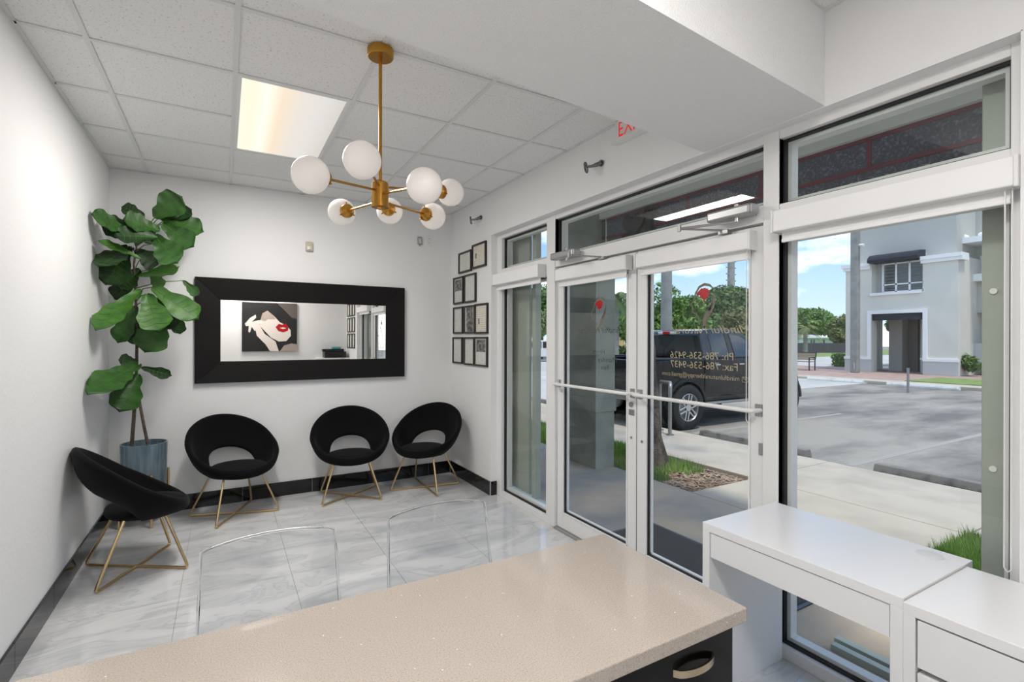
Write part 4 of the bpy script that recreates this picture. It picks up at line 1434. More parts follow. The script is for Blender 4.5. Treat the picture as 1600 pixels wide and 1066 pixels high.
# dark backs of two sign letters on the fascia
ht = MB()
hp = []
for i in range(40):
    t = 2 * PI * i / 40
    hp.append((4.0 + 0.0102 * 16 * math.sin(t) ** 3 * 1.0, 2.735 + 0.0095 * (13 * math.cos(t) - 5 * math.cos(2 * t) - 2 * math.cos(3 * t) - math.cos(4 * t)) * 0.95))
ht.prism(hp, lambda a, b, d: (d, a, b), 3.80, 3.842)
ht.box(3.80, 3.842, 4.02, 4.165, 2.585, 2.65)
tag(ht.build('sign_letter', 'sign_acm'), 'black heart-shaped back of a sign letter above the doors', 'sign', 'sign letters on the canopy fascia')
tl = MB().box(3.80, 3.842, 3.73, 3.815, 2.56, 2.86)
tl.box(3.80, 3.842, 3.70, 3.83, 2.80, 2.88)
tag(tl.build('sign_letter', 'sign_acm'), 'narrow black T-shaped back of a sign letter beside the heart', 'sign', 'sign letters on the canopy fascia')
def pillar(y0, y1, label):
    r = sroot('pillar', (3.89, (y0 + y1) / 2, WK), label)
    B(3.76, 4.05, y0, y1, 0.80, 3.05).build('shaft', 'pillar_stucco', r)
    B(3.745, 4.065, y0 - 0.015, y1 + 0.015, 0.645, 0.80).build('band', 'pillar_stucco', r, bevel=0.006)
    B(3.765, 4.045, y0 + 0.005, y1 - 0.005, WK, 0.645).build('base', 'pillar_stucco', r)
pillar(4.555, 5.11, 'square stucco pillar outside the left door')
pillar(0.50, 1.02, 'square stucco pillar outside the large window')
# exterior wall of our own building, beside and above the storefront
ew = MB().box(2.42, 2.50, 4.42, 16, WK, 4.2).box(2.42, 2.50, -6, 0.50, WK, 4.2).box(2.42, 2.50, 0.5, 4.42, 2.95, 4.2)
S_(ew, 'wall_exterior', 'pillar_stucco', 'outer stucco wall of the building')

# accordion storm shutters folded back beside the glass
def shutter(y0, y1, n, zt, label):
    r = thing('storm_shutter', (2.48, (y0 + y1) / 2, WK), label, 'shutter', 'folded accordion storm shutters')
    st = (y1 - y0) / n
    for i in range(n):
        a, b = y0 + i * st, y0 + (i + 1) * st
        k = MB()
        dx = 0.035
        P = [(2.45, a), (2.45 + dx, a + st * 0.5), (2.45, b), (2.456, b), (2.456 + dx, a + st * 0.5), (2.456, a)]
        k.prism(P, lambda p, q, d: (p, q, d), 0.06, zt)
        k.build('blade', 'shutter_alu', r)
    return r
s1_ = shutter(3.92, 4.37, 9, 2.62, 'folded aluminium storm shutter outside the narrow side window')
B(2.44, 2.50, 3.80, 3.86, 0.05, 2.62).build('end_post', 'shutter_alu', s1_, bevel=0.004)
B(2.43, 2.52, 3.30, 4.37, WK, 0.03).build('floor_track', 'shutter_alu', s1_, bevel=0.003)
B(2.43, 2.52, 3.30, 4.37, 2.62, 2.68).build('head_track', 'shutter_alu', s1_, bevel=0.003)
s2_ = shutter(0.56, 0.66, 2, 2.62, 'folded aluminium storm shutter outside the right end of the large window')
B(2.44, 2.50, 0.665, 0.735, 0.05, 2.62).build('end_post', 'shutter_alu', s2_, bevel=0.004)
for z in (1.03, 1.68):
    MB().cyl((2.44, 0.70, z), (2.432, 0.70, z), 0.011, None, 14).build('lock_button', 'plastic_white', s2_)
ft = thing('shutter_track', (2.62, 0.9, WK), 'aluminium shutter track lying on the walkway below the large window', 'track')
B(2.575, 2.615, 0.45, 1.335, WK, 0.012).build('rail', 'shutter_alu', ft, bevel=0.002)
B(2.645, 2.685, 0.45, 1.355, WK, 0.012).build('rail', 'shutter_alu', ft, bevel=0.002)
B(2.615, 2.645, 0.45, 1.33, WK, -0.012).build('channel', 'steel_grey', ft)

dm = thing('door_mat', (2.85, 2.4, WK), 'dark ribbed rubber mat on the walkway outside the doors', 'mat')
B(2.46, 3.04, 1.65, 2.98, WK, -0.008).build('pile', 'mat_rubber', dm)
k = MB()
for (a, b, c, d) in ((2.43, 2.46, 1.62, 3.01), (3.04, 3.07, 1.62, 3.01), (2.46, 3.04, 1.62, 1.65), (2.46, 3.04, 2.98, 3.01)):
    k.box(a, b, c, d, WK, -0.012)
k.build('border', 'plastic_black', dm)

# mulch chips and grass
def blades(name, rects, n, hmin, hmax, m, label, parent=None):
    V, F = [], []
    tot = sum((r[1] - r[0]) * (r[3] - r[2]) * r[4] for r in rects)
    for (x0, x1, y0, y1, wgt) in rects:
        c = int(n * (x1 - x0) * (y1 - y0) * wgt / tot)
        X = rng.uniform(x0, x1, c)
        Y = rng.uniform(y0, y1, c)
        A = rng.uniform(0, 2 * PI, c)
        H = rng.uniform(hmin, hmax, c)
        LN = rng.uniform(0, 0.06, c)
        for i in range(c):
            b = len(V)
            ca, sa = math.cos(A[i]), math.sin(A[i])
            w_ = 0.006
            V += [(X[i] - w_ * ca, Y[i] - w_ * sa, -0.07), (X[i] + w_ * ca, Y[i] + w_ * sa, -0.07), (X[i] + LN[i] * sa, Y[i] + LN[i] * ca, -0.07 + H[i])]
            F.append((b, b + 1, b + 2))
    me = bpy.data.meshes.new(name)
    me.from_pydata(V, [], F)
    me.materials.append(MATS[m])
    o = bpy.data.objects.new(name, me)
    C.objects.link(o)
    o['kind'] = 'stuff'
    o['label'] = label
    o['category'] = 'grass'
    return o
blades('grass_patch', [(4.05, 5.04, 5.0, 7.2, 1.0), (4.35, 4.95, 4.1, 5.0, 0.8), (4.06, 4.30, 3.9, 4.6, 1.0), (4.06, 4.5, 4.6, 5.2, 0.5), (4.06, 5.04, 7.2, 12.5, 0.45), (4.6, 4.9, 3.95, 4.2, 0.5)], 26000, 0.05, 0.14, 'grass_blade', 'green grass growing in the bed round the tree')
blades('grass_patch', [(4.06, 5.04, 0.2, 1.58, 1.0)], 16000, 0.06, 0.16, 'grass_blade', 'green grass clump outside the large window beyond the walkway')
V, F = [], []
for i in range(5200):
    x, y = random.uniform(4.06, 5.03), random.uniform(3.44, 6.2)
    if y > 4.6 and random.random() < 0.6:
        continue
    a = random.uniform(0, PI)
    l, w_ = random.uniform(0.012, 0.03), random.uniform(0.005, 0.011)
    ca, sa = math.cos(a), math.sin(a)
    z = -0.07 + random.uniform(0.002, 0.02)
    t = random.uniform(-0.012, 0.012)
    b = len(V)
    V += [(x - l * ca + w_ * sa, y - l * sa - w_ * ca, z), (x + l * ca + w_ * sa, y + l * sa - w_ * ca, z + t), (x + l * ca - w_ * sa, y + l * sa + w_ * ca, z + t), (x - l * ca - w_ * sa, y - l * sa + w_ * ca, z)]
    F.append((b, b + 1, b + 2, b + 3))
me = bpy.data.meshes.new('mulch_chips')
me.from_pydata(V, [], F)
me.materials.append(MATS['mulch_chip'])
o = bpy.data.objects.new('mulch_chips', me)
C.objects.link(o)
o['kind'] = 'stuff'
o['label'] = 'pale wood chips scattered over the bed by the doors'
o['category'] = 'mulch'

# leaning palm trunk just outside
random.seed(11)
def trunk_mesh(path, rad, n=14, rough=0.06):
    mb = MB().tube(path, rad, n)
    vv = []
    for p in mb.v:
        vv.append((p[0] + random.uniform(-1, 1) * rough * 0.3, p[1] + random.uniform(-1, 1) * rough * 0.3, p[2]))
    mb.v = vv
    return mb
tp = thing('leaning_tree', (4.55, 4.42, -0.07), 'leaning rough-barked tree trunk in the bed outside the doors', 'tree')
pts = []
rad = []
for i in range(17):
    t = i / 16
    z = -0.09 + 3.3 * t
    pts.append((4.52 - 0.02 * t, 4.46 - 0.02 * t + 0.05 * t, z))
    rad.append(0.26 - 0.9 * t if t < 0.12 else 0.155 - 0.085 * min(1, (t - 0.12) / 0.35))
trunk_mesh([Vector(p) for p in pts], rad, 16, 0.035).build('trunk', 'tree_bark', tp, smooth=70)
fr2 = MB()
for k in range(9):
    a = 2 * PI * k / 9
    top = Vector(pts[-1])
    pth = [top + Vector((math.cos(a) * 1.3 * s, math.sin(a) * 1.3 * s, 0.55 * math.sin(PI * min(1, s * 0.95)) )) for s in (0, 0.3, 0.6, 0.85, 1.0)]
    for i in range(4):
        p, q = pth[i], pth[i + 1]
        d = (q - p).normalized()
        sd = d.cross(Vector((0, 0, 1))).normalized()
        for j in range(7):
            o_ = p.lerp(q, j / 7)
            for sg in (-1, 1):
                tipp = o_ + sd * sg * 0.34 + d * 0.16 - Vector((0, 0, 0.14))
                fr2.add([o_, o_ + d * 0.03, tipp], [(0, 1, 2)])
fr2.build('fronds', 'foliage_a', tp)

# wheel stops
def wheel_stop(x, y0, y1, label, m, grp, h=0.135, z=GZ):
    ch = 0.03
    prof = [(-0.085, 0), (0.085, 0), (0.085, h * 0.45), (0.05, h), (-0.05, h), (-0.085, h * 0.45)]
    mb = MB().prism(prof, lambda a, b, d: (x + a, d, z + b), y0, y1)
    r = mb.build('wheel_stop', m, bevel=0.008)
    return tag(r, label, 'wheel stop', grp)
WS = 'concrete wheel stops along the sidewalk'
wheel_stop(6.74, 1.15, 2.98, 'concrete wheel stop right of the empty parking space', 'wheel_stop', WS)
wheel_stop(6.74, 3.78, 5.48, 'concrete wheel stop in front of the truck, with weeds', 'wheel_stop', WS)
wheel_stop(6.70, 6.72, 7.5, 'concrete wheel stop under the rear of the black truck', 'wheel_stop', WS)
wheel_stop(6.74, 9.3, 11.0, 'concrete wheel stop seen through the narrow side window', 'wheel_stop', WS)
WF = 'white wheel stops by the far building'
for (y0, y1, lb) in ((12.15, 14.0, 'white wheel stop before the bench, left of the far three'), (9.35, 11.35, 'white wheel stop before the passage, middle of the far three'), (6.6, 8.6, 'white wheel stop right of the thin post across the lot')):
    wheel_stop(20.2, y0, y1, lb, 'wheel_stop_white', WF)
# painted stall lines
pl = MB()
for y in (3.35, 6.0 - 0.2, 8.85, 0.6):
    pl.box(6.9, 11.6, y - 0.05, y + 0.05, GZ, GZ + 0.004)
S_(pl, 'stall_line', 'stall_paint', 'worn pale stall lines on the asphalt')

# bike rack
bk = thing('bike_rack', (6.45, 5.75, GZ), 'grey galvanised hoop bike rack behind the truck', 'bike rack')
MB().tube([(6.15, 5.62, WK), (6.15, 5.62, 0.62), (6.155, 5.62, 0.72), (6.18, 5.64, 0.78), (6.24, 5.7, 0.80), (6.3, 5.95, 0.80), (6.34, 6.0, 0.78), (6.35, 6.02, 0.72), (6.35, 6.02, WK)], 0.03, 12).build('hoop', 'bumper_grey', bk, smooth=60)
for (x, y) in ((6.15, 5.62), (6.35, 6.02)):
    MB().cyl((x, y, WK), (x, y, WK + 0.012), 0.065, None, 18).build('foot_plate', 'bumper_grey', bk)

# ================================================================== TRUCK
def truck():
    OX = [6.0, 6.18, 7.06, 7.74, 7.80, 7.86, 7.98, 8.06, 8.80, 8.90, 9.46, 9.80, 10.08, 10.73, 11.66, 11.80]
    NX = [6.02, 6.20, 7.12, 7.58, 7.60, 7.64, 7.72, 7.86, 8.33, 8.50, 8.98, 9.42, 9.62, 10.10, 10.52, 10.58]
    mx = lambda x: float(np.interp(x, OX, NX))
    mz = lambda z: float(np.interp(z, [0.0, 0.9, 1.24, 1.70], [0.0, 0.86, 1.15, 1.70]))
    mp = lambda pts: [(mx(a), mz(b)) for a, b in pts]
    class TB(MB):
        def mesh(s, *a, **k):
            s.v = [(mx(p[0]), p[1], mz(p[2])) for p in s.v]
            return MB.mesh(s, *a, **k)
    def B(*a):
        return TB().box(*a)
    x0 = 6.18                    # tail
    yr, yl = 6.12, 8.06          # right and left flanks
    ym = (yr + yl) / 2
    r = thing('pickup_truck', (8.9, ym, GZ), 'black crew-cab pickup truck parked across the lot edge', 'truck')
    def side(poly, y0, y1, name, m, par=r, bevel=0.02, taper=0.0):
        return MB().prism(poly, lambda a, b, d: (a, d, b), y0, y1).build(name, m, par, bevel=bevel)
    XA, XF = 7.12, 10.10         # axles
    RW = 0.395
    zc_ = GZ + RW
    def archpts(xc, r_, z, n=12):
        return [(xc + r_ * math.cos(a), zc_ + r_ * math.sin(a)) for a in [PI - PI * i / n for i in range(n + 1)]]
    # bed (outer skin with rear wheel arch), cab lower and front body are one flank outline per part
    bed = mp([(x0, 0.52), (x0, 1.22), (7.78, 1.24)]) + [(mx(7.78), 0.62)] + archpts(XA, 0.46, 0)[::-1][1:] + [(XA - 0.50, 0.48)]
    bed_o = MB()
    bed_o.prism(bed, lambda a, b, d: (a, d, b), yr, yr + 0.14)
    bed_o.prism(bed, lambda a, b, d: (a, d, b), yl - 0.14, yl)
    bed_o.box(mx(7.70), mx(7.78), yr + 0.14, yl - 0.14, 0.6, 1.14)
    bed_o.box(x0 + 0.05, mx(7.70), yr + 0.14, yl - 0.14, 0.60, 0.66)
    bd = bed_o.build('bed', 'truck_black', r, bevel=0.02)
    B(x0 + 0.02, 7.76, yr - 0.005, yr + 0.10, 1.225, 1.262).build('bed_rail', 'truck_trim', bd, bevel=0.012)
    B(x0 + 0.02, 7.76, yl - 0.10, yl + 0.005, 1.225, 1.262).build('bed_rail', 'truck_trim', bd, bevel=0.012)
    tg = B(x0 - 0.02, x0 + 0.05, yr + 0.15, yl - 0.15, 0.56, 1.235).build('tailgate', 'truck_black', r, bevel=0.02)
    MB().cyl((x0 - 0.02, ym, 1.0), (x0 - 0.032, ym, 1.0), 0.115, None, 28).build('emblem', 'steel_grey', tg)
    MB().cyl((x0 - 0.032, ym, 1.0), (x0 - 0.036, ym, 1.0), 0.085, None, 28).build('emblem_inset', 'truck_trim', tg)
    B(x0 - 0.035, x0 - 0.02, yr + 0.3, yl - 0.3, 0.80, 0.83).build('tailgate_step', 'truck_trim', tg)
    for (ya, yb2) in ((yr - 0.004, yr + 0.15), (yl - 0.15, yl + 0.004)):
        t_ = B(x0 - 0.024, x0 + 0.10, ya, yb2, 0.80, 1.20).build('tail_light', 'tail_red', r, bevel=0.015)
        B(x0 - 0.028, x0 - 0.02, ya + 0.03, yb2 - 0.03, 0.86, 0.94).build('reverse_lens', 'plastic_white', t_)
    bm_ = B(x0 - 0.16, x0 - 0.02, yr + 0.02, yl - 0.02, 0.46, 0.63).build('rear_bumper', 'bumper_grey', r, bevel=0.03)
    B(x0 - 0.165, x0 - 0.155, ym - 0.2, ym + 0.2, 0.49, 0.60).build('plate', 'plastic_white', bm_)
    B(x0 - 0.2, x0 - 0.05, ym - 0.05, ym + 0.05, 0.34, 0.44).build('hitch', 'truck_trim', bm_)
    # lower cab and front
    zsill = 0.42
    cab = [(mx(7.80), zsill)] + mp([(7.80, 1.24), (10.02, 1.23), (10.10, 1.19), (11.45, 1.10), (11.62, 1.02)]) + [(10.56, 0.60)] + archpts(XF, 0.45, 0)[::-1][1:] + [(XF - 0.50, zsill)]
    side(cab, yr, yl, 'lower_body', 'truck_black', bevel=0.035)
    # greenhouse: tapered solid
    gh = [(7.74, 1.24), (7.86, 1.60), (7.98, 1.675), (8.3, 1.70), (9.05, 1.695), (9.35, 1.66), (10.08, 1.24)]
    mb = TB()
    n = len(gh)
    def tp_(z):
        return 0.19 * max(0, (z - 1.24)) / 0.46
    P = [(a, yr + 0.03 + tp_(b), b) for a, b in gh] + [(a, yl - 0.03 - tp_(b), b) for a, b in gh]
    Fq = [tuple(range(n - 1, -1, -1)), tuple(range(n, 2 * n))] + [(i, (i + 1) % n, n + (i + 1) % n, n + i) for i in range(n)]
    mb.add(P, Fq)
    g_ = mb.build('cab', 'truck_black', r, bevel=0.03)
    def sidewin(poly, name='side_window'):
        for sgn in (0, 1):
            mb = TB()
            if sgn == 0:
                f = lambda a, b, d: (a, yr + 0.026 + tp_(b) + d, b)
            else:
                f = lambda a, b, d: (a, yl - 0.026 - tp_(b) - d, b)
            mb.prism(poly, f, -0.004, 0.012)
            mb.build(name, 'truck_glass', g_)
    sidewin([(8.06, 1.27), (8.10, 1.58), (8.20, 1.625), (8.80, 1.63), (8.80, 1.26)])
    sidewin([(8.90, 1.26), (8.90, 1.625), (9.22, 1.60), (9.46, 1.51), (9.80, 1.29), (9.80, 1.26)])
    # window surround lines and pillar
    for (a, b) in ((8.815, 8.885),):
        for f_ in (lambda z: yr + 0.024 + tp_(z), lambda z: yl - 0.034 - tp_(z)):
            TB().add([(a, f_(1.26), 1.26), (b, f_(1.26), 1.26), (b, f_(1.63), 1.63), (a, f_(1.63), 1.63), (a, f_(1.26) + 0.01, 1.26), (b, f_(1.26) + 0.01, 1.26), (b, f_(1.63) + 0.01, 1.63), (a, f_(1.63) + 0.01, 1.63)],
                     [(0, 1, 2, 3), (7, 6, 5, 4), (0, 4, 5, 1), (1, 5, 6, 2), (2, 6, 7, 3), (3, 7, 4, 0)]).build('door_pillar', 'truck_trim', g_)
    # rear glass on the sloped cab back, third brake light
    rg = TB()
    P = []
    for (a, b, ins) in ((7.758, 1.30, 0.16), (7.852, 1.585, 0.26)):
        P += [(a - 0.012, yr + 0.03 + ins, b), (a - 0.012, yl - 0.03 - ins, b)]
    rg.add([P[0], P[1], P[3], P[2]] + [(p[0] + 0.02, p[1], p[2]) for p in (P[0], P[1], P[3], P[2])], [(0, 1, 2, 3), (7, 6, 5, 4), (0, 4, 5, 1), (1, 5, 6, 2), (2, 6, 7, 3), (3, 7, 4, 0)])
    rg.build('rear_window', 'truck_glass', g_)
    B(7.86, 7.91, ym - 0.09, ym + 0.09, 1.612, 1.665).build('brake_light', 'tail_red', g_, bevel=0.008)
    B(7.87, 7.915, ym + 0.09, ym + 0.22, 1.617, 1.66).build('cargo_lamp', 'plastic_white', g_, bevel=0.008)
    B(7.87, 7.915, ym - 0.22, ym - 0.09, 1.617, 1.66).build('cargo_lamp', 'plastic_white', g_, bevel=0.008)
    ws = TB()
    ws.add([(9.40, yr + 0.28, 1.645), (9.40, yl - 0.28, 1.645), (10.07, yl - 0.12, 1.27), (10.07, yr + 0.12, 1.27), (9.38, yr + 0.28, 1.62), (9.38, yl - 0.28, 1.62), (10.05, yl - 0.12, 1.245), (10.05, yr + 0.12, 1.245)],
           [(0, 1, 2, 3), (7, 6, 5, 4), (0, 4, 5, 1), (1, 5, 6, 2), (2, 6, 7, 3), (3, 7, 4, 0)])
    ws.build('windscreen', 'truck_glass', g_)
    # doors: seams, handles, mirrors, steps, flares
    for (ys_, sg) in ((yr, -1), (yl, 1)):
        for xs_ in (7.98, 8.86, 9.93):
            B(xs_ - 0.005, xs_ + 0.005, ys_ + sg * 0.003, ys_ - sg * 0.01, 0.47, 1.235).build('door_seam', 'truck_trim', r)
        for xs_ in (8.20, 9.05):
            B(xs_ - 0.09, xs_ + 0.09, ys_ + sg * 0.028, ys_ - sg * 0.005, 1.085, 1.12).build('door_handle', 'chrome', r, bevel=0.01)
        B(9.72, 9.88, ys_ + sg * 0.20, ys_ + sg * 0.02, 1.25, 1.42).build('side_mirror', 'truck_trim', r, bevel=0.03)
        B(7.75, 9.98, ys_ + sg * 0.06, ys_ - sg * 0.10, 0.33, 0.375).build('running_board', 'bumper_grey', r, bevel=0.012)
        B(7.75, 9.98, ys_ + sg * 0.004, ys_ - sg * 0.05, 0.40, 0.47).build('rocker_panel', 'truck_trim', r, bevel=0.01)
        for xc in (XA, XF):
            a_ = [(xc + 0.455 * math.cos(t), zc_ + 0.455 * math.sin(t)) for t in [PI * i / 14 for i in range(15)]]
            b_ = [(xc + 0.52 * math.cos(t), zc_ + 0.52 * math.sin(t)) for t in [PI - PI * i / 14 for i in range(15)]]
            MB().prism(a_ + b_, lambda p, q, d: (p, d, q), min(ys_ + sg * 0.03, ys_ - sg * 0.02), max(ys_ + sg * 0.03, ys_ - sg * 0.02)).build('wheel_arch', 'truck_black', r, bevel=0.01)
    B(7.0, 11.4, yr + 0.35, yl - 0.35, 0.30, 0.52).build('chassis', 'truck_trim', r)
    B(11.60, 11.74, yr + 0.02, yl - 0.02, 0.46, 0.66).build('front_bumper', 'bumper_grey', r, bevel=0.03)
    B(11.62, 11.69, yr + 0.4, yl - 0.4, 0.70, 1.0).build('grille', 'truck_trim', r, bevel=0.02)
    MB().cyl((7.2, yr + 0.5, 0.3), (6.35, yr + 0.45, 0.3), 0.11, None, 18).build('muffler', 'steel_grey', r, smooth=40)
    # wheels
    for xc in (XA, XF):
        for (ys_, sg) in ((yr, -1), (yl, 1)):
            yo_ = ys_ + sg * 0.045
            yi_ = ys_ - sg * 0.25
            c0 = Vector((xc, yo_, zc_))
            tire = MB()
            prof = [(0.245, 0.0), (0.262, 0.012), (0.33, 0.018), (0.385, 0.004), (RW, -0.035), (RW, -0.255), (0.385, -0.29), (0.245, -0.295)]
            n = 40
            P = []
            for (rr, t) in prof:
                for i in range(n):
                    a = 2 * PI * i / n
                    P.append((xc + rr * math.cos(a), yo_ + sg * t, zc_ + rr * math.sin(a)))
            Ff = []
            for k2 in range(len(prof) - 1):
                for i in range(n):
                    j = (i + 1) % n
                    Ff.append((k2 * n + i, k2 * n + j, (k2 + 1) * n + j, (k2 + 1) * n + i))
            tire.add(P, Ff)
            w_o = tire.build('wheel', 'tire_rubber', r, smooth=40)
            tr_ = MB()
            for i in range(36):
                a = 2 * PI * i / 36
                rot = Matrix.Rotation(-a, 3, 'Y')
                for t in (-0.06, -0.145, -0.23):
                    off = 0.04 if t == -0.145 else 0.0
                    rot2 = Matrix.Rotation(-(a + off), 3, 'Y')
                    tr_.obox(Vector((xc, yo_ + sg * t, zc_)) + rot2 @ Vector((RW, 0, 0)), (0.026, 0.072, 0.044), rot2)
            tr_.build('tread', 'tire_rubber', w_o)
            rim = MB()
            prof = [(0.250, 0.004), (0.240, 0.010), (0.225, -0.01), (0.215, -0.16), (0.001, -0.16)]
            P = []
            for (rr, t) in prof:
                for i in range(n):
                    a = 2 * PI * i / n
                    P.append((xc + rr * math.cos(a), yo_ + sg * t, zc_ + rr * math.sin(a)))
            Ff = []
            for k2 in range(len(prof) - 1):
                for i in range(n):
                    j = (i + 1) % n
                    Ff.append((k2 * n + i, k2 * n + j, (k2 + 1) * n + j, (k2 + 1) * n + i))
            rim.add(P, Ff)
            rim.build('rim', 'steel_grey', w_o, smooth=40)
            sp_ = MB()
            for i in range(6):
                a = 2 * PI * i / 6 + 0.3
                rot = Matrix.Rotation(-a, 3, 'Y')
                for dz in (-0.032, 0.032):
                    sp_.obox(Vector((xc, yo_ + sg * -0.018, zc_)) + rot @ Vector((0.145, 0, dz * 1.1)), (0.185, 0.035, 0.026), rot)
            sp_.cyl((xc, yo_ + sg * -0.05, zc_), (xc, yo_ + sg * 0.0, zc_), 0.065, None, 20)
            sp_.build('spokes', 'chrome', w_o, bevel=0.004)
truck()

# ================================================================== ACROSS THE LOT
cw = sroot('far_walk', (24, 8, 0), 'kerb and brick walk before the far building')
B(20.6, 20.85, -6, 30, GZ, 0.0).build('kerb', 'concrete_light', cw, bevel=0.01)
B(20.85, 21.5, -6, 30, GZ, 0.0).build('kerb_slab', 'concrete_light', cw)
B(21.5, 29.5, -6, 22, GZ, -0.005).build('brick_paving', 'brick_paver', cw)
S_(B(21.5, 24.5, 3.5, 8.6, -0.02, 0.03), 'lawn_strip', 'lawn', 'small lawn before the right wing of the far building')
def noz(n_, *a):
    pass
# main far building
bl = thing('office_building', (28, 10.5, 0), 'two-storey grey and white office building across the lot', 'building')
FXB = 26.5
y0, y1 = 8.72, 13.07
oy0, oy1 = 9.92, 11.93        # passage opening
wy0, wy1 = 9.99, 11.96        # window recess
k = MB()
k.box(FXB, FXB + 0.5, oy1, y1, 0, 5.05)
k.box(FXB, FXB + 0.5, y0, oy0, 0, 5.05)
k.box(FXB, FXB + 0.5, oy0, oy1, 2.72, 3.66)
k.box(FXB + 0.5, FXB + 3.0, y0, y0 + 0.3, 0, 5.05)
k.box(FXB + 0.5, FXB + 3.0, y1 - 0.3, y1, 0, 5.05)
k.build('front_wall', 'bldg_light', bl)
B(FXB + 0.42, FXB + 0.5, wy0, wy1, 3.66, 5.4).build('recess_wall', 'bldg_grey', bl)
B(FXB - 0.04, FXB, oy1 - 0.0, y1 + 0.02, 0, 0.60).build('base_course', 'bldg_base', bl)
B(FXB - 0.04, FXB, y0 - 0.02, oy0, 0, 0.60).build('base_course', 'bldg_base', bl)
B(FXB - 0.07, FXB + 0.02, oy1, y1 + 0.04, 0.58, 0.70).build('base_moulding', 'bldg_white', bl)
B(FXB - 0.07, FXB + 0.02, y0 - 0.04, oy0, 0.58, 0.70).build('base_moulding', 'bldg_white', bl)
k = MB().box(FXB - 0.07, FXB, oy1, oy1 + 0.16, 0.70, 2.88).box(FXB - 0.07, FXB, oy0 - 0.16, oy0, 0.70, 2.88).box(FXB - 0.07, FXB, oy0, oy1, 2.72, 2.88)
k.build('passage_trim', 'bldg_white', bl)
for (a, b) in ((wy1, y1 + 0.08), (y0 - 0.16, wy0)):
    c_ = B(FXB - 0.09, FXB + 0.6, a, b, 4.86, 5.0).build('cornice', 'bldg_white', bl)
    B(FXB - 0.16, FXB + 0.6, a, b + (0.06 if a > 10 else 0), 5.0, 5.16).build('cornice_cap', 'bldg_white', c_)
B(FXB - 0.08, FXB + 0.42, wy0 - 0.02, wy1 + 0.02, 3.58, 3.70).build('window_sill', 'bldg_white', bl)
# the window: three lights, two tiers
wn_ = sroot  # keep name short
wf = MB()
a0, a1 = 10.03, 11.61
cols = [a0, a0 + (a1 - a0) / 3, a0 + 2 * (a1 - a0) / 3, a1]
for yv in cols:
    wf.box(FXB + 0.33, FXB + 0.42, yv - 0.04, yv + 0.04, 3.72, 5.06)
for zv in (3.74, 4.08, 5.04):
    wf.box(FXB + 0.33, FXB + 0.42, a0, a1, zv - 0.03, zv + 0.03)
wf_o = wf.build('window_frame', 'bldg_white', bl)
for i in range(3):
    for (za, zb) in ((3.77, 4.05), (4.11, 5.01)):
        B(FXB + 0.37, FXB + 0.39, cols[i] + 0.04, cols[i + 1] - 0.04, za, zb).build('window_pane', 'window_far', wf_o)
        nb = 2 if za < 4 else 6
        for q in range(nb):
            zz = za + (q + 0.5) * (zb - za) / nb
            B(FXB + 0.362, FXB + 0.368, cols[i] + 0.06, cols[i + 1] - 0.06, zz - 0.02, zz + 0.02).build('blind_slat', 'bldg_shade', wf_o)
# awning
aw = MB()
prof = [(FXB + 0.42, 5.10), (FXB - 0.35, 5.10), (FXB - 0.36, 5.22), (FXB - 0.28, 5.36), (FXB - 0.1, 5.47), (FXB + 0.42, 5.52)]
aw.prism(prof, lambda a, b, d: (a, d, b), wy0, wy1 + 0.02)
aw.build('awning', 'awning_navy', bl, bevel=0.02)
# dark fascia and passage interior
B(FXB + 0.05, FXB + 0.15, oy0, oy1, 2.42, 2.72).build('passage_awning', 'awning_navy', bl)
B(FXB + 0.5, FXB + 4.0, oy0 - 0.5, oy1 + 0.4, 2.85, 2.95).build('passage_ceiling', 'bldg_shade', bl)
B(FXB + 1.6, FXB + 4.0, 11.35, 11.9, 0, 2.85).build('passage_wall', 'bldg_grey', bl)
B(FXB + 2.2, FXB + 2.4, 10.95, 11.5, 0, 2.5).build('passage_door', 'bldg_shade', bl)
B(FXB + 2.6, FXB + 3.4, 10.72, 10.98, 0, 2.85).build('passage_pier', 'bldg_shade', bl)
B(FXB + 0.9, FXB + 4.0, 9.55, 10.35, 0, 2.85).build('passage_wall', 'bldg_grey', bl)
B(FXB + 0.86, FXB + 0.9, 9.6, 10.36, 0.60, 0.70).build('passage_moulding', 'bldg_white', bl)
# set-back tower
B(FXB + 0.5, FXB + 6, 8.95, 12.75, 2.95, 9.5).build('tower', 'bldg_grey', bl)
# right wing set back
wx = 28.4
k = MB()
k.box(wx, wx + 4, -4, 9.3, 2.7, 4.1)
k.box(wx + 0.6, wx + 4.6, -4, 9.5, 4.1, 9)
k.build('wing_wall', 'bldg_grey', bl)
B(wx - 0.35, wx + 0.5, -4, 9.25, 4.05, 4.36).build('wing_ledge', 'bldg_white', bl)
B(wx - 0.8, wx + 0.65, -4, 9.55, 5.68, 5.92).build('wing_cornice', 'bldg_white', bl)
for y in (9.1, 8.3, 7.5):
    B(wx - 0.6, wx - 0.2, y - 0.22, y + 0.22, 5.92, 6.10).build('cornice_lamp', 'bldg_white', bl, bevel=0.08)
wf2 = MB()
for yv in (8.72, 7.6, 6.5):
    wf2.box(wx + 0.54, wx + 0.6, yv - 0.05, yv + 0.05, 4.3, 5.24)
for zv in (4.32, 5.22):
    wf2.box(wx + 0.54, wx + 0.6, 6.5, 8.72, zv - 0.04, zv + 0.04)
wf2_o = wf2.build('window_frame', 'bldg_white', bl)
for (a, b) in ((6.55, 7.55), (7.65, 8.67)):
    B(wx + 0.565, wx + 0.585, a, b, 4.36, 5.18).build('window_pane', 'window_far', wf2_o)
B(wx + 1.8, wx + 2.0, -4, 9.3, 0, 2.7).build('wing_lower_wall', 'bldg_shade', bl)
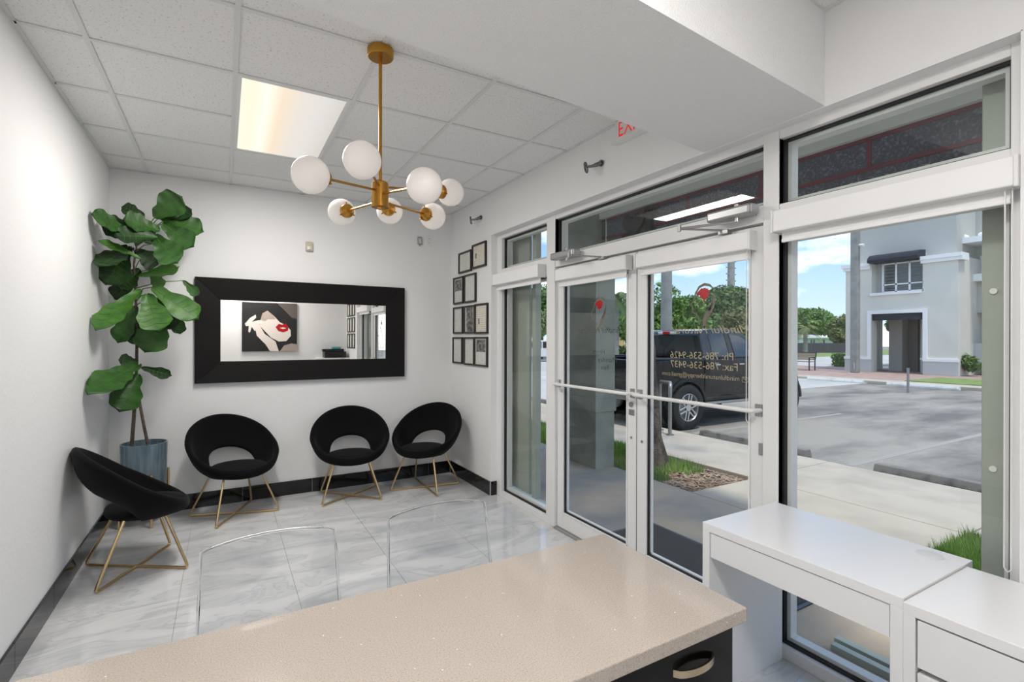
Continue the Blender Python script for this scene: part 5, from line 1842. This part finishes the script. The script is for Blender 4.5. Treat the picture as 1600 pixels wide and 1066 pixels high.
B(wx + 1.7, wx + 1.8, 6.9, 8.3, 0.0, 2.3).build('wing_doorway', 'bldg_white', bl)
B(wx + 1.66, wx + 1.7, 7.0, 7.9, 0.4, 2.2).build('wing_glass', 'window_far', bl)
B(wx - 0.3, wx - 0.1, 3, 8.98, 0.28, 1.38).build('wing_parapet', 'bldg_base', bl)
# bushes by the wing
def crown(cx, cy, cz, rx, ry, rz, n, size, mb_seed, lumps=9):
    rg_ = np.random.default_rng(mb_seed)
    cen = []
    for i in range(lumps):
        v = rg_.normal(size=3)
        v /= np.linalg.norm(v)
        q = rg_.uniform(0.25, 0.68)
        cen.append((v[0] * q, v[1] * q, v[2] * q, rg_.uniform(0.35, 0.55)))
    ks = rg_.integers(0, lumps, n)
    V = np.zeros((n * 4, 3))
    d = rg_.normal(size=(n, 3))
    d /= np.linalg.norm(d, axis=1)[:, None]
    rr = rg_.uniform(0.55, 1.0, n) ** 0.6
    cen = np.array(cen)
    P = cen[ks, :3] + d * (cen[ks, 3] * rr)[:, None]
    P = P * np.array([rx, ry, rz]) + np.array([cx, cy, cz])
    a = rg_.normal(size=(n, 3))
    a /= np.linalg.norm(a, axis=1)[:, None]
    b = np.cross(a, rg_.normal(size=(n, 3)))
    b /= np.linalg.norm(b, axis=1)[:, None]
    s = (size * rg_.uniform(0.6, 1.3, n))[:, None]
    V[0::4] = P - a * s
    V[1::4] = P + b * s * 0.45
    V[2::4] = P + a * s
    V[3::4] = P - b * s * 0.45
    F = [(4 * i, 4 * i + 1, 4 * i + 2, 4 * i + 3) for i in range(n)]
    return V, F
def tree(x, y, z0, top, rx, m, label, seed, n=5000, leaf_s=0.16, cat='tree', grp='trees beyond the parking lot', name='leafy_tree', low=0.35, bark=True, ry=None):
    r = thing(name, (x, y, z0), label, cat, grp)
    H = top - z0
    cz = z0 + H * (low + (1 - low) / 2)
    rz = H * (1 - low) / 2
    V, F = crown(0, 0, cz - z0, rx, ry or rx, rz, n, leaf_s, seed)
    me = bpy.data.meshes.new('crown')
    me.from_pydata(V.tolist(), [], F)
    me.materials.append(MATS[m])
    o = bpy.data.objects.new('crown', me)
    C.objects.link(o)
    o.parent = r
    if bark:
        MB().tube([(x, y, z0), (x + 0.1, y, z0 + H * 0.3), (x, y + 0.1, z0 + H * 0.6)], [0.02 * H + 0.06, 0.016 * H + 0.04, 0.02], 8).build('trunk', 'tree_bark', r, smooth=60)
    return r
def ray(px, py, depth):
    """tape measure from the door: depth along the view axis"""
    u, v = (px - 800) / 780.0, (py - 530) / 780.0
    return Vector((depth * (SY + u * CY), depth * (CY - u * SY), 1.5 - v * depth))
TREES = [(1022, 452, 31, 2.6, 'foliage_a', 'bright green leafy tree behind the truck bed', 1),
         (1062, 462, 38.5, 2.9, 'foliage_a', 'green leafy tree just right of the light pole', 2),
         (1098, 478, 46, 3.2, 'foliage_b', 'darker green tree behind the truck cab roof', 3),
         (1135, 432, 55, 4.6, 'foliage_b', 'tallest grey-green tree above the truck cab', 4),
         (1172, 455, 39, 2.9, 'foliage_c', 'olive green tree above the truck hood', 5),
         (1200, 470, 47, 3.4, 'foliage_b', 'dense green tree half hidden by the door mullion', 6),
         (985, 455, 54, 3.4, 'foliage_a', 'green tree beside the distant palm, seen through the left door', 7),
         (845, 440, 40, 3.2, 'foliage_a', 'bright green tree seen through the narrow side window', 8),
         (800, 452, 48, 3.4, 'foliage_a', 'green tree partly behind the folded shutter', 9),
         (1258, 474, 80, 6.5, 'foliage_a', 'wide spreading tree above the mint house', 10),
         (1228, 478, 96, 6.5, 'foliage_b', 'spreading tree at the left edge of the large window', 11),
         (1312, 490, 63, 2.1, 'foliage_c', 'slender tree beside the far building corner', 12)]
for (px, py, dep, rx, m, lb, sd) in TREES:
    c = ray(px, 530, dep)
    top = 1.5 + (530 - py) / 780.0 * dep
    tree(c.x, c.y, GZ, top, rx, m, lb, sd, n=7000, leaf_s=0.008 * dep / 2 + 0.02, low=0.2)
# hedges
def hedge(x0, y0, x1, y1, h, wdt, m, label, seed, n=4000, ls=0.1):
    r = thing('hedge', ((x0 + x1) / 2, (y0 + y1) / 2, GZ), label, 'hedge', 'clipped hedges beyond the lot')
    V, F = [], []
    rg_ = np.random.default_rng(seed)
    t = rg_.uniform(0, 1, n)
    o1 = rg_.uniform(-wdt / 2, wdt / 2, n)
    z = GZ + h * rg_.uniform(0, 1, n) ** 0.7
    dx, dy = x1 - x0, y1 - y0
    L_ = math.hypot(dx, dy)
    for i in range(n):
        p = Vector((x0 + dx * t[i] - dy / L_ * o1[i], y0 + dy * t[i] + dx / L_ * o1[i], z[i]))
        a = Vector(rg_.normal(size=3)).normalized() * ls
        b = a.cross(Vector(rg_.normal(size=3))).normalized() * ls * 0.5
        q = len(V)
        V += [p - a, p + b, p + a, p - b]
        F.append((q, q + 1, q + 2, q + 3))
    mb = MB()
    mb.add(V, F)
    mb.build('foliage', m, r)
    return r
a, b = ray(1010, 530, 24.5), ray(1192, 530, 24.5)
hedge(a.x, a.y, b.x, b.y, 1.75, 1.2, 'foliage_b', 'long green hedge behind the truck', 21, 9000, 0.16)
a, b = ray(800, 530, 44), ray(1000, 530, 44)
hedge(a.x, a.y, b.x, b.y, 1.0, 1.0, 'foliage_b', 'low hedge before the orange house', 22, 5000, 0.13)
a, b = ray(1306, 530, 30), ray(1330, 530, 30)
hedge(a.x, a.y, b.x, b.y, 0.75, 1.0, 'foliage_a', 'short dark hedge at the left corner of the far building', 23, 1800, 0.09)
tree(27.2, 8.55, 0, 1.0, 0.55, 'foliage_a', 'leafy green shrub at the foot of the right wing', 31, 500, 0.12, 'shrub', 'shrubs by the far building', 'shrub', 0.0, False)
tree(31.5, 12.25, 0, 1.0, 0.8, 'foliage_a', 'low green shrub at the end of the passage', 32, 700, 0.12, 'shrub', 'shrubs by the far building', 'shrub', 0.0, False)
tree(33.5, 13.0, 0.6, 1.9, 0.7, 'flower_pink', 'pink flowering bush beyond the passage', 33, 700, 0.10, 'shrub', None, 'flowering_bush', 0.0, False)
tree(36, 14.2, 0, 4.2, 1.8, 'foliage_b', 'dark tree seen through the far passage', 34, 2500, 0.16)
# far street and verges
a = ray(1280, 530, 38)
S_(B(30, 120, 16.4, 26, GZ, GZ + 0.02), 'street', 'street', 'pale side street beyond the bench')
S_(B(34, 120, 26, 40, GZ, GZ + 0.03), 'verge_right', 'lawn', 'grass verge before the dark fence')
S_(B(14, 70, 36, 39.5, GZ, GZ + 0.02), 'street_far', 'street', 'pale street beyond the truck')
S_(B(10, 48, 39.5, 60, GZ, GZ + 0.03), 'verge_far', 'lawn', 'grass verge beyond the street')
S_(B(6.9, 30, 9.4, 36, GZ, GZ + 0.006), 'pale_asphalt', 'street', 'paler concrete lane left of the truck')

# palms
def palm(px, py, dep, h_px, label, m='foliage_c', fr=1.1, seed=0, trunk_r=0.16):
    c = ray(px, 530, dep)
    zt_ = 1.5 + (530 - py) / 780.0 * dep
    r = thing('palm_tree', (c.x, c.y, GZ), label, 'tree', 'palm trees beyond the lot')
    MB().tube([(c.x, c.y, GZ), (c.x + 0.05, c.y, (zt_ + GZ) / 2), (c.x, c.y, zt_)], [trunk_r * 1.2, trunk_r, trunk_r * 0.8], 10).build('trunk', 'pole_concrete', r, smooth=60)
    mb = MB()
    rd = random.Random(seed)
    for k in range(22):
        a = rd.uniform(0, 2 * PI)
        el = rd.uniform(-0.35, 1.1)
        top = Vector((c.x, c.y, zt_))
        pth = []
        for i in range(7):
            t = i / 6
            pth.append(top + Vector((math.cos(a) * math.cos(el) * fr * t, math.sin(a) * math.cos(el) * fr * t, fr * (math.sin(el) * t - 0.75 * t * t))))
        for i in range(6):
            p, q = pth[i], pth[i + 1]
            d = (q - p).normalized()
            sd = d.cross(Vector((0.01, 0, 1))).normalized()
            for j in range(4):
                o_ = p.lerp(q, j / 4)
                for sg in (-1, 1):
                    tip_ = o_ + sd * sg * fr * 0.2 + d * fr * 0.14 - Vector((0, 0, fr * 0.09))
                    mb.add([o_, o_ + d * fr * 0.03, tip_], [(0, 1, 2)])
    mb.build('fronds', m, r)
palm(963, 468, 36, 0, 'tall palm against the sky, seen through the left door', 'foliage_b', 2.0, 2)
palm(990, 474, 45, 0, 'shorter palm beside the left door stile', 'foliage_b', 1.8, 3)
palm(1258, 512, 54, 0, 'small tan palm in front of the dark fence', 'foliage_c', 1.7, 4, 0.22)

# poles
lp = thing('light_pole', (10.75, 9.96, GZ), 'round concrete light pole rising behind the truck', 'pole')
MB().cyl((10.75, 9.96, GZ), (10.75, 9.96, 9.0), 0.165, 0.12, 20).build('shaft', 'pole_concrete', lp, smooth=40)
MB().cyl((10.75, 9.96, GZ), (10.75, 9.96, 0.5), 0.26, None, 20).build('base', 'pole_concrete', lp, smooth=40)
B(10.2, 11.3, 9.86, 10.06, 9.0, 9.15).build('lamp_head', 'steel_grey', lp, bevel=0.02)
lp = thing('light_pole', (25.2, 12.02, 0), 'square grey light pole at the corner of the far building', 'pole')
B(25.05, 25.35, 11.87, 12.17, 0, 10.5).build('shaft', 'pole_concrete', lp, bevel=0.03)
B(25.02, 25.06, 11.93, 12.0, 0.15, 0.45).build('access_cover', 'steel_grey', lp)
MB().cyl((25.2, 11.86, 5.85), (25.2, 11.66, 5.82), 0.05, 0.07, 14).build('camera_dome', 'plastic_white', lp, smooth=50)
B(25.15, 25.25, 11.2, 12.9, 10.5, 10.6).build('lamp_arm', 'steel_grey', lp)
sp = thing('sign_post', (18.0, 8.2, GZ), 'thin grey post standing at the edge of the far stalls', 'post')
c = ray(1419, 620, 15.2)
sp.location = (c.x, c.y, GZ)
MB().cyl((c.x, c.y, GZ), (c.x, c.y, 0.62), 0.035, None, 12).build('shaft', 'bumper_grey', sp, smooth=40)
MB().cyl((c.x, c.y, 0.62), (c.x, c.y, 0.65), 0.04, None, 12).build('cap', 'bumper_grey', sp, smooth=40)
c = ray(1142, 530, 62)
ut = thing('utility_pole', (c.x, c.y, GZ), 'distant utility pole with short crossarms above the trees', 'pole')
zt_ = 1.5 + (530 - 395) / 780 * 62
MB().cyl((c.x, c.y, GZ), (c.x, c.y, zt_), 0.5, 0.40, 12).build('shaft', 'pole_concrete', ut, smooth=40)
for q in (0.4, 1.2, 2.0, 2.8):
    zz = zt_ - 0.6 - q
    B(c.x - 0.9, c.x + 0.9, c.y - 0.9 * 0.0 - 0.06, c.y + 0.06, zz - 0.06, zz + 0.06).build('crossarm', 'pole_concrete', ut)

# bench
be = thing('park_bench', (25.0, 14.6, 0), 'black metal bench with tan slats before the side street', 'bench')
bx, by0, by1 = 25.0, 13.85, 15.9
for y in (by0, (by0 + by1) / 2, by1):
    MB().tube([(bx - 0.25, y, 0), (bx - 0.25, y, 0.62), (bx + 0.15, y, 0.64), (bx + 0.2, y, 0.60)], 0.03, 8).build('leg', 'bench_black', be)
    MB().tube([(bx + 0.25, y, 0), (bx + 0.25, y, 0.45), (bx + 0.36, y, 0.86)], 0.03, 8).build('leg', 'bench_black', be)
for q in range(5):
    B(bx - 0.25 + q * 0.105, bx - 0.16 + q * 0.105, by0, by1, 0.40, 0.44).build('seat_slat', 'bench_slat', be)
for q in range(4):
    B(bx + 0.26 + q * 0.022, bx + 0.29 + q * 0.022, by0, by1, 0.50 + q * 0.09, 0.575 + q * 0.09).build('back_slat', 'bench_slat', be)
MB().tube([(bx + 0.36, by0, 0.87), (bx + 0.36, by1, 0.87)], 0.03, 8).build('top_rail', 'bench_black', be)

# fence and houses far off
fc = thing('board_fence', (50, 29, GZ), 'long dark board fence before the mint house', 'fence')
p0, p1 = ray(1195, 530, 60), ray(1335, 530, 60)
nb = 26
for i in range(nb):
    a = p0.lerp(p1, i / nb)
    b = p0.lerp(p1, (i + 0.97) / nb)
    mb = MB()
    d = (b - a)
    d.z = 0
    nn = Vector((-d.y, d.x, 0)).normalized() * 0.05
    P = []
    for z in (GZ + 0.05, 1.12):
        P += [(a.x, a.y, z), (b.x, b.y, z), (b.x + nn.x, b.y + nn.y, z), (a.x + nn.x, a.y + nn.y, z)]
    mb.add(P, [(0, 3, 2, 1), (4, 5, 6, 7), (0, 1, 5, 4), (1, 2, 6, 5), (2, 3, 7, 6), (3, 0, 4, 7)])
    mb.build('fence_panel', 'fence_dark', fc)
fc.location.z = GZ
def house(px0, px1, dep, hz, label, m, roofm, wins):
    a, b = ray(px0, 530, dep), ray(px1, 530, dep)
    r = thing('house', ((a.x + b.x) / 2, (a.y + b.y) / 2, GZ), label, 'house')
    d = (b - a).normalized()
    nrm = Vector((-d.y, d.x, 0))
    if nrm.dot(a) < 0:
        nrm = -nrm
    def W(u, w_, z):
        p = a.lerp(b, u) + nrm * w_
        return (p.x, p.y, z)
    mb = MB()
    P = [W(0, 0, GZ), W(1, 0, GZ), W(1, 7, GZ), W(0, 7, GZ), W(0, 0, hz), W(1, 0, hz), W(1, 7, hz), W(0, 7, hz)]
    Fb = [(0, 3, 2, 1), (4, 5, 6, 7), (0, 1, 5, 4), (1, 2, 6, 5), (2, 3, 7, 6), (3, 0, 4, 7)]
    mb.add(P, Fb)
    mb.build('wall', m, r)
    rf = MB()
    rf.add([W(-0.05, -0.5, hz), W(1.05, -0.5, hz), W(1.05, 7.5, hz), W(-0.05, 7.5, hz), W(0.25, 3.5, hz + 0.5), W(0.75, 3.5, hz + 0.5)],
           [(0, 1, 5, 4), (1, 2, 5), (2, 3, 4, 5), (3, 0, 4), (0, 3, 2, 1)])
    rf.build('roof', roofm, r)
    for (u0_, u1_, z0_, z1_) in wins:
        mb = MB()
        mb.add([W(u0_, -0.06, z0_), W(u1_, -0.06, z0_), W(u1_, 0.02, z0_), W(u0_, 0.02, z0_), W(u0_, -0.06, z1_), W(u1_, -0.06, z1_), W(u1_, 0.02, z1_), W(u0_, 0.02, z1_)], Fb)
        wo = mb.build('window', 'bldg_white', r)
        mb = MB()
        e1 = (u1_ - u0_) * 0.12
        ez = (z1_ - z0_) * 0.1
        mb.add([W(u0_ + e1, -0.09, z0_ + ez), W(u1_ - e1, -0.09, z0_ + ez), W(u1_ - e1, -0.06, z0_ + ez), W(u0_ + e1, -0.06, z0_ + ez), W(u0_ + e1, -0.09, z1_ - ez), W(u1_ - e1, -0.09, z1_ - ez), W(u1_ - e1, -0.06, z1_ - ez), W(u0_ + e1, -0.06, z1_ - ez)], Fb)
        mb.build('pane', 'window_far', wo)
house(1258, 1302, 68, 1.75, 'low mint green house behind the dark fence', 'house_mint', 'roof_grey', [(0.18, 0.24, 0.9, 1.6), (0.28, 0.34, 0.9, 1.6), (0.62, 0.70, 0.9, 1.6)])
house(945, 1000, 62, 2.9, 'pale orange house behind the low hedge', 'house_orange', 'house_orange', [(0.55, 0.78, 0.9, 2.0)])

# far parked car, seen through the side window
c = ray(846, 530, 36)
cr_ = thing('parked_car', (c.x, c.y, GZ), 'white car parked far off, seen through the narrow side window', 'car')
dx = ray(900, 530, 36) - ray(846, 530, 36)
dx.z = 0
dx.normalize()
dyv = Vector((-dx.y, dx.x, 0))
def CW(a, d, b):
    p = c + dx * a + dyv * d
    return (p.x, p.y, GZ + b)
body = [(-2.2, 0.35), (-2.25, 0.8), (-1.5, 0.95), (-0.9, 1.5), (0.9, 1.55), (1.6, 1.0), (2.2, 0.9), (2.25, 0.35)]
MB().prism(body, lambda a, b, d: CW(a, d, b), -0.85, 0.85).build('body', 'car_white', cr_, bevel=0.05)
for (u, w_) in (((-1.35, 0.98), (-0.05, 1.42)), ((0.05, 0.98), (1.35, 1.42))):
    MB().prism([(u[0], u[1]), (u[0] + 0.45 if u[0] < -1 else u[0], w_[1]), (w_[0] - (0.45 if w_[0] > 1 else 0), w_[1]), (w_[0], u[1])], lambda a, b, d: CW(a, d, b), -0.87, -0.84).build('side_window', 'truck_glass', cr_)
for a in (-1.4, 1.4):
    for d in (-0.86, 0.66):
        MB().cyl(CW(a, d, 0.33), CW(a, d + 0.2, 0.33), 0.33, None, 20).build('wheel', 'tire_rubber', cr_, smooth=40)
